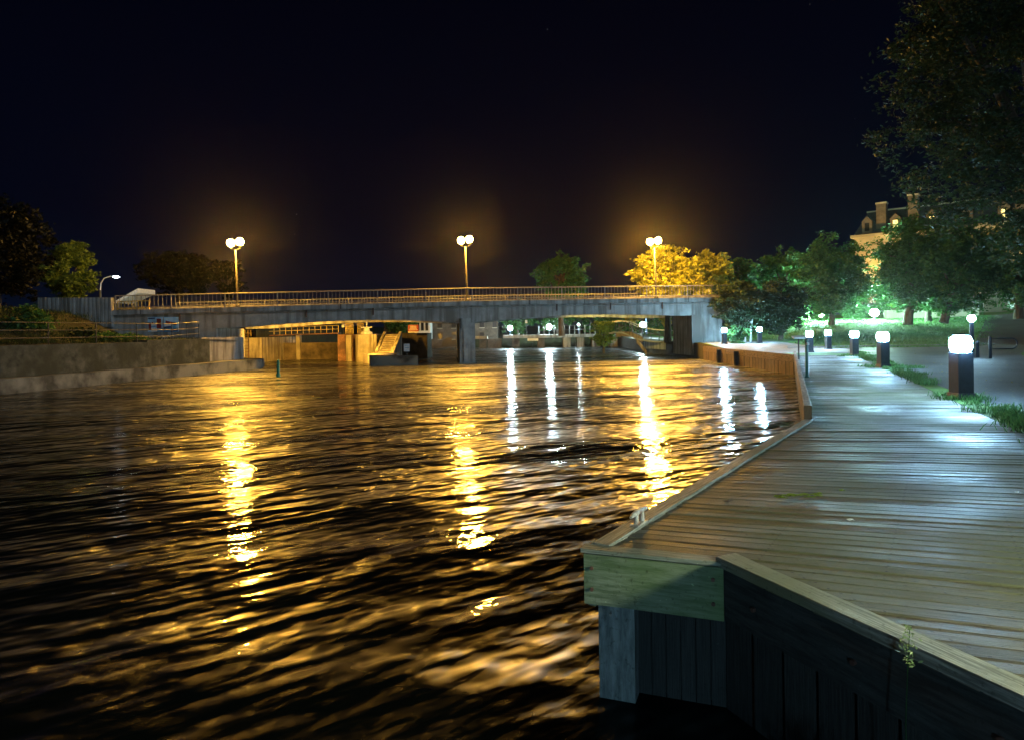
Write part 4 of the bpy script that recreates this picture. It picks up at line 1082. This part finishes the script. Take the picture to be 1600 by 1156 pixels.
def tree(label, px0, px1, py0, py1, D, base_z, nleaf, ls_, m, seed, clumps=60, name='tree', cat='tree', group=None, trunks=1, bk=None, depth=.8, csize=.17, flat=.6, trunk_px=None, shape=1.0):
    rg = np.random.default_rng(seed); rr = random.Random(seed)
    tl, brc = P(px0, py0, D), P(px1, py1, D)
    cx_ = (tl.x + brc.x) / 2; hw = (brc.x - tl.x) / 2; zt_, zb = P((px0 + px1) / 2, py0, D).z, P((px0 + px1) / 2, py1, D).z
    cz, hh = (zt_ + zb) / 2, (zt_ - zb) / 2
    tx = P(trunk_px, py1, D).x if trunk_px else cx_
    t = thing(name, label, cat, (tx, D, base_z), group=group)
    hd = hw * depth
    # clumps: mostly near the crown surface, wobbly outline
    u = rg.normal(size=(clumps, 3)); u /= np.linalg.norm(u, axis=1, keepdims=True)
    rad = rg.uniform(.2, 1, clumps) ** .4 * (.93 + .14 * rg.uniform(-1, 1, clumps))
    cc = u * rad[:, None] * np.array([hw, hd, hh]) ; 
    # taper crown bottom / top
    kz = cc[:, 2] / hh; wf = 1 - .35 * np.clip(kz, 0, 1) ** 2 * shape - .15 * np.clip(-kz, 0, 1); cc[:, 0] *= wf; cc[:, 1] *= wf
    cc[:, 0] += cx_ - tx; cc[:, 2] += cz - base_z
    cs = rg.uniform(.6, 1.3, clumps) * csize * (hw + hh) / 2
    cv = rg.uniform(0, 1, clumps)
    # each clump is itself made of small sprays
    per = nleaf // clumps; cen = []; cvv = []
    for i in range(clumps):
        ns = 9; sp = rg.normal(size=(ns, 3)) * cs[i] * np.array([.95, .95, flat])
        k = rg.integers(0, ns, per)
        pts = cc[i] + sp[k] + rg.normal(size=(per, 3)) * cs[i] * .33 * np.array([1, 1, .6])
        cen.append(pts); cvv.append(np.full(per, cv[i]) * .8 + .2 * rg.uniform(0, 1, ns)[k])
    cen = np.concatenate(cen); cvv = np.concatenate(cvv)
    cen[:, 2] = np.maximum(cen[:, 2], .05)
    v, f, rnd = leaves(cen, ls_, rg, clumpv=cvv)
    np_mesh('crown', v, f, m, rnd, t)
    tk = MB(); r0 = max(.05, .035 * (zt_ - base_z))
    for k in range(trunks):
        dx = 0 if trunks == 1 else (k - (trunks - 1) / 2) * r0 * 2.4
        rk = r0 if trunks == 1 else r0 * .45
        topp = Vector((cx_ - tx + dx * 1.6, rr.uniform(-.2, .2), (cz - base_z) + hh * .15)); b0v = Vector((dx, 0, -.12)); mid = b0v.lerp(topp, .45) + Vector((rr.uniform(-.12, .12), 0, 0)) * hw * .4
        tk.tube([b0v, b0v.lerp(mid, .5), mid, topp], [rk * 1.25, rk, rk * .8, rk * .3], 8)
        order = rg.permutation(clumps)[:14 if trunks == 1 else 5]
        for i in order:
            c = Vector(cc[i]); s = b0v.lerp(topp, rr.uniform(.4, .95)); mdl = s.lerp(c, .55) + Vector((0, 0, rr.uniform(0, .12) * hh))
            tk.tube([s, mdl, c], [rk * .42, rk * .25, rk * .08], 5, cap=False)
    tk.build('trunk', bk or bark, t, smooth=True)
    return t
# left bank
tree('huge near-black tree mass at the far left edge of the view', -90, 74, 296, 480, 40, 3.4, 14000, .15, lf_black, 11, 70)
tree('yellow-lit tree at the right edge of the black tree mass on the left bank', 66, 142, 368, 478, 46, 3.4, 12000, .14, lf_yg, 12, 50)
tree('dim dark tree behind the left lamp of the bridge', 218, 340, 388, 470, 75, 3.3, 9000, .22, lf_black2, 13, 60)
tree('dim tree right of the left lamp, partly behind its glow', 330, 385, 408, 470, 85, 3.3, 4000, .22, lf_black2, 14, 40)
tree('single dim green tree behind the railing between the middle and right lamps', 838, 915, 396, 470, 78, 1.6, 9000, .22, lf_mid, 15, 50)
# lit tree by the right lamp
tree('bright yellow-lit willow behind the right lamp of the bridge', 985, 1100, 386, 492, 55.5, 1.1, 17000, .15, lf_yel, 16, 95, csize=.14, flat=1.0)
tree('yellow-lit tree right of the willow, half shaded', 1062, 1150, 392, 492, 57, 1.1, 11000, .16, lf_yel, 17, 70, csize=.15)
tree('dark tree above the abutment between the willow and the park trees', 1120, 1190, 402, 480, 60, 1.3, 8000, .17, lf_mid, 18, 55)
tree('broad olive tree in the row behind the shrubs', 1175, 1275, 388, 500, 64, 1.5, 11000, .19, lf_mid, 19, 70)
# shrub group on the bank right of the abutment
tree('rounded dark tree with pale forked stems beside the abutment', 1116, 1200, 434, 514, 47.6, .95, 15000, .12, lf_dark, 20, 75, trunks=4, bk=palebark)
tree('dark leafy tree between the two paved-side bollard lights and the lawn', 1180, 1258, 428, 526, 49, 1.0, 16000, .12, lf_dark, 21, 75)
tree('bright green low bush lit by the bollard light near the abutment', 1132, 1172, 514, 541, 46.4, .85, 3500, .10, lf_blue, 22, 26, name='bush', cat='bush', csize=.25)
# park trees
tree('round green tree left of the yellow stone building', 1240, 1356, 370, 505, 58, 1.9, 20000, .15, lf_mid, 23, 100)
tree('tall green park tree in front of the building, left of the trunk pair', 1370, 1484, 330, 488, 56, 2.3, 22000, .15, lf_mid, 24, 110, trunk_px=1418)
tree('wide green park tree with dark trunks on the lawn', 1430, 1560, 345, 492, 54, 2.4, 24000, .15, lf_mid, 25, 120, trunk_px=1474)
tree('second trunk and crown close behind the wide park tree', 1395, 1520, 380, 488, 60, 2.5, 14000, .16, lf_mid, 26, 80, trunk_px=1450)
tree('green tree at the right edge above the gate', 1520, 1660, 335, 482, 52, 2.6, 18000, .15, lf_mid, 27, 100)
tree('low dim tree far behind the glaring lamp', 1300, 1400, 440, 500, 74, 2.4, 8000, .17, lf_mid, 28, 50)
tree('pale leafy shrub at the right edge of the photo', 1586, 1640, 440, 482, 40, 1.6, 3000, .10, lf_blue, 29, 24, name='bush', cat='bush')
# overhanging tree top right (near)
t = tree('large overhanging tree filling the upper right corner', 1385, 1810, -130, 408, 24, 1.0, 68000, .085, lf_dark, 31, 190, csize=.105, flat=.55, shape=.2, depth=.6, trunk_px=1690)
# bush in front of the footbridge, and beyond
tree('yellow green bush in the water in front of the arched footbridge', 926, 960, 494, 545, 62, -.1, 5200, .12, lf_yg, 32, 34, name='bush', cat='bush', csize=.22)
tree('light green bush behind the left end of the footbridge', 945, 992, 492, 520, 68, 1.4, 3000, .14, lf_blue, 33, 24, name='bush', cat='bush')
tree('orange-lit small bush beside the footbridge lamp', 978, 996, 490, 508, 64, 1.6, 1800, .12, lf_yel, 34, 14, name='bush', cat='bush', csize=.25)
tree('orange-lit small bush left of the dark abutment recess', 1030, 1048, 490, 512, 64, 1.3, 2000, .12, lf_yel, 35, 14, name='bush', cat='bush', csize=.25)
for i, (x0, x1, y0, y1, D, lb) in enumerate(((600, 650, 488, 520, 84, 'bright green tree glimpsed left of the red notice board'),
        (776, 842, 470, 520, 93, 'dark tree behind the leftmost far walkway lamp'),
        (838, 905, 470, 520, 94, 'dark tree behind the second far walkway lamp'),
        (895, 965, 468, 520, 94, 'dark tree behind the small dim walkway lamp'),
        (955, 1050, 470, 525, 90, 'dark tree far behind the footbridge'),
        (440, 560, 470, 520, 98, 'dark tree far behind the lock walkway'))):
    tree(lb, x0, x1, y0, y1, D, 1.3, 4200, .20, lf_mid, 40 + i, 36)
# shrubs on the left bank
def bush_l(lb, s, o, rx, h, m, seed, n=2600, ls_=.10):
    c = l0 + ld * s + ln * o; z = zl(s + 40, o) - .05
    t = thing('bush', lb, 'bush', (c.x, c.y, z)); rg = np.random.default_rng(seed)
    k = 16; u = rg.normal(size=(k, 3)); u /= np.linalg.norm(u, axis=1, keepdims=True); u[:, 2] = np.abs(u[:, 2]); cc = u * np.array([rx, rx, h]) * .7
    cen = cc[rg.integers(0, k, n)] + rg.normal(size=(n, 3)) * np.array([rx, rx, h]) * .16; cen[:, 2] = np.abs(cen[:, 2])
    v, f, r = leaves(cen, ls_, rg); np_mesh('foliage', v, f, m, r, t)
    tk = MB(); 
    for i in range(4): tk.tube([(0, 0, -.05), tuple(Vector(cc[i]) * .8)], [.03, .01], 5)
    tk.build('stem', bark, t)
bush_l('low dark bush on the slope below the black tree mass', 2.5, 5.0, 1.2, 1.1, lf_dark, 51)
bush_l('olive bush on the left bank, second from the left edge', 5.5, 4.6, 1.1, 1.2, lf_mid, 52)
bush_l('small shrub left of the ribbed parapet', 9.0, 5.0, 1.0, .9, lf_dark, 53)
bush_l('scrubby bush on the slope under the ribbed parapet', 10.5, 3.4, .9, .5, lf_mid, 54)
bush_l('low scrub beside the black railing near the painted panels', 8.0, 2.6, .9, .45, lf_mid, 55)
# dry ornamental grass
def blades(name, centres, n, h, spread, m, seed, wdt=.008, label=None, cat=None, kind=None):
    rg = np.random.default_rng(seed); V_ = []; 
    for c in centres:
        b = rg.normal(size=(n, 2)) * spread; l = rg.normal(size=(n, 2)) * h * .33; hh = h * rg.uniform(.4, 1.1, n)
        an = rg.uniform(0, 3.14, n); wx, wy = np.cos(an) * wdt, np.sin(an) * wdt
        p0 = np.stack([c[0] + b[:, 0], c[1] + b[:, 1], np.full(n, c[2])], 1)
        tip = p0 + np.stack([l[:, 0], l[:, 1], hh], 1); w_ = np.stack([wx, wy, np.zeros(n)], 1)
        midp = p0 + (tip - p0) * .55 + np.array([0, 0, 1]) * (hh * .12)[:, None]
        V_.append(np.stack([p0 - w_, p0 + w_, midp + w_ * .8, midp - w_ * .8], 1)); V_.append(np.stack([midp - w_ * .8, midp + w_ * .8, tip + w_ * .1, tip - w_ * .1], 1))
    v = np.concatenate(V_).reshape(-1, 3); f = np.arange(len(v)).reshape(-1, 4)
    o = np_mesh(name, v, f, m, rg.uniform(0, 1, len(f))); 
    return tag(o, label, cat, kind=kind)
blades('bank_grass', BANK, 26, .22, .22, lf_dark, 60, .012, 'rough dark grass covering the slope above the left quay wall', 'grass', kind='stuff')
c = l0 + ld * 1.0 + ln * 5.2
blades('ornamental_grass', [(c.x, c.y, zl(41, 5.2))], 700, 1.1, .35, lf_dry, 61, .012, 'pale golden clump of tall grass at the far left edge of the bank', 'grass clump')
# grass along the deck edge and around bollards
cs_ = []; rg_ = random.Random(9)
for i in range(130):
    D = rg_.uniform(7.0, 33); 
    if 12.3 < D < 14.5: continue
    x = xb(D) + .25 + rg_.gauss(0, .13) + (.1 if abs(D - 21) < 3 else 0)
    cs_.append((x, D, DECK))
for px, py in ((1380, 574), (1335, 556)):
    p = G(px, py, DECK)
    for i in range(16): cs_.append((p.x + rg_.gauss(.15, .35), p.y + rg_.gauss(-.35, .5), DECK))
blades('verge_grass', cs_, 70, .10, .10, lf_blue, 62, .006, 'ragged green grass between the planks and the asphalt', 'grass', kind='stuff')
# tall weed at the bottom edge by the skirt timber
p = G(1462, 1066, .42)
pw2 = V + (W_ - V) * .86; base = Vector((pw2.x - .10, pw2.y - .02, 0))
t = thing('flowering_weed', 'thin flowering weed stalk rising in front of the edge board', 'weed', base)
MB().tube([(0, 0, -.3), (.005, 0, .3), (.0, 0, .62), (.012, 0, .86), (.02, 0, .97)], [.003, .003, .0025, .002, .001], 5).build('stalk', lf_blue, t)
rg = np.random.default_rng(77); cen = np.stack([rg.normal(.012, .012, 90), rg.normal(0, .012, 90), rg.uniform(.84, .99, 90)], 1)
v, f, r = leaves(cen, .009, rg); np_mesh('seed_head', v, f, leafmat('seed_head', (.20, .30, .12), (.35, .45, .22)), r, t)
cts = []
for i in range(10): cts.append((V.x + .25 + rg_.uniform(-.15, .4), V.y - 1.15 + rg_.uniform(-.3, .2), .02))
blades('reed_tuft', cts, 40, .34, .05, lf_blue, 63, .004, 'tuft of green blades at the foot of the boardwalk skirt', 'grass', kind='stuff')

# park furniture
g = P(1547, 527, 25); g.z = zt(g.x, g.y)
rg = np.random.default_rng(88); cs_ = []
for i in range(1500):
    D = rg.uniform(39, 66); X = rg.uniform(D * .34, D * .76)
    if X < xshore(D) + 6.2 or D < lawn_front(X) or abs(X - (D * .73 + 3)) < 5: continue
    cs_.append((X, D, zt(X, D)))
blades('lawn_blades', cs_, 26, .14, .45, lf_blue, 89, .012, 'short bright green turf on the lawn beyond the path', 'grass', kind='stuff')
t = thing('pipe_gate', 'dark tubular gate with a rounded arm on a single post beside the path', 'gate', g)
MB().lathe((0, 0, 0), [(.06, 0), (.055, .78), (.03, .82)], 10).build('post', bollard_m, t, smooth=True)
arm = [(0.05, 0, .74)] + [(x, 0, .74) for x in (.4, .8)] + [(.8 + .19 * math.sin(a), 0, .55 + .19 * math.cos(a)) for a in lin(.2, math.pi - .2, 8)] + [(.8, 0, .36), (.4, 0, .36), (.05, 0, .36)]
MB().tube(arm, .025, 8).build('arm', bollard_m, t, smooth=True)
p = P(1527, 529, 26); p.z = zt(p.x, p.y)
t = thing('short_post', 'short dark post with pale top left of the pipe gate', 'post', p)
MB().lathe((0, 0, 0), [(.07, 0), (.06, .55), (.075, .56), (.075, .6), (.03, .64)], 10).build('shaft', bollard_m, t, smooth=True)
# low pale wall behind the tree trunks
lwall = thing('low_stone_wall', 'low pale stone wall behind the tree trunks at the top of the lawn', 'wall', P(1430, 495, 68), absolute=True)
a, b = P(1385, 500, 70), P(1530, 500, 66)
za = zt(a.x, a.y); zb_ = zt(b.x, b.y)
mb = MB()
for i in range(24):
    u, v_ = a.lerp(b, i / 24 + .001), a.lerp(b, (i + 1) / 24 - .001); z0_, z1_ = za + (zb_ - za) * i / 24, za + (zb_ - za) * (i + 1) / 24
    o_ = random.uniform(-.03, .03)
    mb.hexa([(u.x, u.y + o_, z0_ - .2), (v_.x, v_.y + o_, z1_ - .2), (v_.x, v_.y + .5, z1_ - .2), (u.x, u.y + .5, z0_ - .2), (u.x, u.y + o_, z0_ + .85), (v_.x, v_.y + o_, z1_ + .85), (v_.x, v_.y + .5, z1_ + .85), (u.x, u.y + .5, z0_ + .85)])
mb.build('stone_courses', limestone, lwall)

# ------------------------------------------------------------------ yellow-lit stone building
bl = thing('stone_building', 'large floodlit limestone building with dark mansard roof, dormers and tall chimneys behind the trees', 'building', P(1480, 500, 105), absolute=True)
e0 = P(1335, 373, 112); e1 = P(1720, 345, 92); ez = e0.z
e0.z = e1.z = 0; bdv = (e1 - e0).normalized(); bnv = Vector((-bdv.y, bdv.x, 0)); BL = (e1 - e0).length
if bnv.y < 0: bnv = -bnv
def bp_(s, o, z): return e0 + bdv * s + bnv * o + Vector((0, 0, z))
def bbox(mb, s0, s1, o0, o1, z0, z1, s0t=None, s1t=None, o0t=None, o1t=None):
    s0t = s0 if s0t is None else s0t; s1t = s1 if s1t is None else s1t; o0t = o0 if o0t is None else o0t; o1t = o1 if o1t is None else o1t
    return mb.hexa([bp_(s0, o0, z0), bp_(s1, o0, z0), bp_(s1, o1, z0), bp_(s0, o1, z0), bp_(s0t, o0t, z1), bp_(s1t, o0t, z1), bp_(s1t, o1t, z1), bp_(s0t, o1t, z1)])
bbox(MB(), 0, BL, 0, 14, 1.5, ez).build('wall', limestone, bl)
bbox(MB(), -.5, BL + .5, -.55, 14.5, ez, ez + .45).build('cornice', limestone, bl)
bbox(MB(), -.1, BL, -.1, 14, ez + .45, ez + 4.2, s0t=1.7, s1t=BL - 1.7, o0t=1.8, o1t=12).build('roof', slate, bl)
bbox(MB(), 1.5, BL - 1.5, 1.6, 12.2, ez + 4.2, ez + 4.4).build('roof_trim', limestone, bl)
bbox(MB(), 1.7, BL - 1.7, 1.8, 12, ez + 4.4, ez + 5.0, o0t=5, o1t=9, s0t=5, s1t=BL - 5).build('roof', slate, bl)
for s in (3.9, 8.4, 22, 31):
    c = bbox(MB(), s - .7, s + .7, .3, 1.6, ez + .3, ez + (5.2 if s != 8.4 else 5.9)).build('chimney', brickstone, bl)
    bbox(MB(), s - .8, s + .8, .2, 1.7, ez + (5.2 if s != 8.4 else 5.9), ez + (5.45 if s != 8.4 else 6.15)).build('chimney_cap', limestone, c)
for k, s in enumerate((1.9, 6.0, 11.0, 15.5, 20, 26)):
    dm = MB(); bbox(dm, s - .75, s + .75, .0, 2.2, ez + .5, ez + 2.6); 
    dm.poly([bp_(s - .75, 0, ez + 2.6), bp_(s + .75, 0, ez + 2.6), bp_(s, 0, ez + 3.4)])
    d_ = dm.build('dormer', brickstone, bl)
    MB().poly([bp_(s - .9, -.1, ez + 2.5), bp_(s, -.1, ez + 3.5), bp_(s, 2.2, ez + 3.5), bp_(s - .9, 2.2, ez + 2.5)]).poly([bp_(s + .9, -.1, ez + 2.5), bp_(s, -.1, ez + 3.5), bp_(s, 2.2, ez + 3.5), bp_(s + .9, 2.2, ez + 2.5)]).build('dormer_roof', slate, d_)
    bbox(MB(), s - .34, s + .34, -.04, -.005, ez + 1.0, ez + 2.3).build('pane', glass_lit if k in (1, 2, 4, 5) else glass_dark, d_)
for fl in range(3):
    for s in [x * 4.1 + 1.9 + 2.6 for x in range(int(BL / 4.1) - 1)]:
        z = ez - 3.4 - fl * 4.4
        wd = bbox(MB(), s - .55, s + .55, -.03, -.005, z, z + 2.1).build('window', glass_dark, bl)
        fr_ = MB()
        for x_ in (-.62, -.03, .55): bbox(fr_, s + x_, s + x_ + .07, -.07, -.032, z, z + 2.1)
        for z_ in (0, 1.02, 2.03): bbox(fr_, s - .55, s + .55, -.068, -.034, z + z_, z + z_ + .07)
        fr_.build('frame', whitepaint, wd)
        bbox(MB(), s - .75, s + .75, -.16, -.002, z - .22, z - .02).build('sill', limestone, wd)
def flood(label, s, power):
    p = bp_(s, -7.5, 0); p.z = zt(p.x, p.y)
    t = thing('flood_light', label, 'floodlight', p, group='floodlights at the foot of the stone building')
    MB().box(-.25, -.15, .1, .25, .15, .45).build('housing', blackmetal, t, bevel=.03)
    MB().tube([(0, 0, 0), (0, 0, .1)], .08, 8).build('foot', blackmetal, t)
    MB().box(-.2, .152, .15, .2, .16, .4).build('lens', emis('floodlight_lens', (1, .62, .16), 30), t)
    l = bpy.data.lights.new('flood', 'SPOT'); l.energy = power; l.color = (1, .60, .14); l.spot_size = R(86); l.spot_blend = .7; l.shadow_soft_size = .2
    o = bpy.data.objects.new('flood', l); COL.objects.link(o); o.parent = t; o.location = (0, .22, .5)
    o.rotation_euler = (bp_(s, 0, ez - 3) - p).to_track_quat('-Z', 'Y').to_euler()
flood('floodlight below the left corner of the stone building', 2.5, 22000)
flood('floodlight below the middle of the stone building', 14, 9000)
flood('floodlight below the right part of the stone building', 27, 9000)

# ------------------------------------------------------------------ far left: street lamp, lit ramp roof
p = P(157, 470, 60)
t = thing('roadside_lamp', 'pale street lamp with a curved arm beyond the left end of the bridge', 'street lamp', (p.x, 60, 3.35))
hz = P(157, 438, 60).z - 3.35; ax = P(178, 433, 60).x - p.x; az = P(178, 432.5, 60).z - 3.35
MB().tube([(0, 0, 0), (0, 0, hz - .9)], [.12, .09], 8).build('post', greymetal, t, smooth=True)
MB().tube([(0, 0, hz - .9), (.05, 0, hz - .3), (.35, 0, hz + .15), (ax - .3, 0, az + .03), (ax, 0, az)], .05, 8).build('arm', whitepaint, t, smooth=True)
MB().lathe((ax + .2, 0, az - .02), [(.10, -.12), (.26, -.06), (.30, 0), (.1, .08)], 12).build('lamp_head', emis('dim_white_lamp', (.8, .95, 1), 14), t, smooth=True)
a, b = P(178, 474, 62), P(222, 455, 62)
b = a.lerp(b, .86)
t = thing('canopy_roof', 'brightly lit sloping white canopy seen through the left end of the railing', 'canopy', (a.x, 62, 3.3), absolute=True)
mb = MB(); n = 10
for i in range(n):
    u, v_ = a.lerp(b, i / n), a.lerp(b, (i + 1) / n - .01); h_ = .10 + .28 * i / n
    mb.hexa([u, v_, v_ + Vector((0, 3, 0)), u + Vector((0, 3, 0)), u + Vector((0, 0, h_)), v_ + Vector((0, 0, h_ + .05)), v_ + Vector((0, 3, h_ + .05)), u + Vector((0, 3, h_))])
mb.build('roof', whitepaint, t)
for px in (185, 212):
    q_ = P(px, 470, 62.5); MB().box(q_.x - .06, 62.4, 3.3, q_.x + .06, 62.5, a.lerp(b, (px - 178) / 44).z).build('post', greymetal, t)
l = bpy.data.lights.new('canopy_lamp', 'SPOT'); l.energy = 160; l.color = (.7, 1, .95); l.spot_size = R(70); l.spot_blend = .5; l.shadow_soft_size = .1
lo = P(200, 480, 59)
tt = thing('yard_light', 'small yard light below the sloping canopy', 'light fitting', (lo.x, lo.y, 3.5))
MB().box(-.12, -.08, 0, .12, .08, .16).build('housing', blackmetal, tt, bevel=.01)
MB().tube([(0, 0, -.16), (0, 0, 0)], .03, 6).build('foot', blackmetal, tt)
MB().box(-.1, -.06, .162, .1, .06, .17).build('lens', emis('yard_lens', (.7, 1, .95), 20), tt)
o = bpy.data.objects.new('canopy_lamp', l); COL.objects.link(o); o.parent = tt; o.location = (0, 0, .25)
o.rotation_euler = (a.lerp(b, .7) + Vector((0, 0, .2)) - Vector((lo.x, lo.y, 3.75))).to_track_quat('-Z', 'Y').to_euler()
# yellow-lit barrier box on the bridge, left end
t = thing('barrier_rail', 'short yellow-lit guard rail behind the left end of the bridge railing', 'guard rail', on(-22.8, 1.2), absolute=True)
x0_, x1_ = -23.9, -22.2
for z in (.10, .52): MB().beam(on(x0_, .15) + Vector((0, 0, topz(x0_) + z + .05)), on(x1_, .15) + Vector((0, 0, topz(x1_) + z + .05)), .06, .06).build('rail', yrail, t)
for x in lin(x0_, x1_, 9): p = on(x, .15); MB().box(p.x - .02, p.y - .02, topz(x), p.x + .02, p.y + .02, topz(x) + .52).build('bar', yrail, t)


# ------------------------------------------------------------------ thin volume added to imitate lens glow around the lamps
m, N, L, b = M_('lamp_glow_volume'); N.remove(b)
v = N.new('ShaderNodeVolumePrincipled'); v.inputs['Color'].default_value = (1, .97, .95, 1); v.inputs['Density'].default_value = GLOW_DENSITY; v.inputs['Anisotropy'].default_value = .93
L.new(v.outputs[0], N['Material Output'].inputs['Volume'])
tag(MB().box(-1600, -400, -2.8, 1600, 2600, 60).build('glow_haze', m), kind='stuff')
# leaf litter and grit on the asphalt and a pale kerb edging between path and lawn
rg = np.random.default_rng(101); n = 1400
dd = rg.uniform(6, 40, n) ** 1.0; xx = np.array([xb(d) + .5 for d in dd]) + rg.exponential(2.2, n)
cen = np.stack([xx, dd, np.array([zt(a, b_) for a, b_ in zip(xx, dd)]) + .02], 1)
a_ = rg.normal(size=(n, 3)); a_[:, 2] *= .1; a_ /= np.linalg.norm(a_, axis=1, keepdims=True); b2 = np.cross(a_, [0, 0, 1.0]); sz_ = rg.uniform(.015, .045, (n, 1))
vv = np.stack([cen - a_ * sz_, cen - b2 * sz_ * .6, cen + a_ * sz_, cen + b2 * sz_ * .6], 1).reshape(-1, 3)
tag(np_mesh('leaf_litter', vv, np.arange(n * 4).reshape(-1, 4), lf_dry, rg.uniform(0, 1, n)), 'dry leaves scattered over the dark asphalt path', 'leaves', kind='stuff')
mb = MB()
for x0_ in lin(16.5, 29, 24)[:-1]:
    x1_ = x0_ + .50
    mb.hexa([(x0_, 40.9, zt(x0_, 40.9) - .1), (x1_, 40.9, zt(x1_, 40.9) - .1), (x1_, 41.05, zt(x1_, 41) - .1), (x0_, 41.05, zt(x0_, 41) - .1),
             (x0_, 40.9, zt(x0_, 40.9) + .09), (x1_, 40.9, zt(x1_, 40.9) + .09), (x1_, 41.05, zt(x1_, 41) + .09), (x0_, 41.05, zt(x0_, 41) + .09)])
tag(mb.build('kerb_strip', paving), kind='structure')
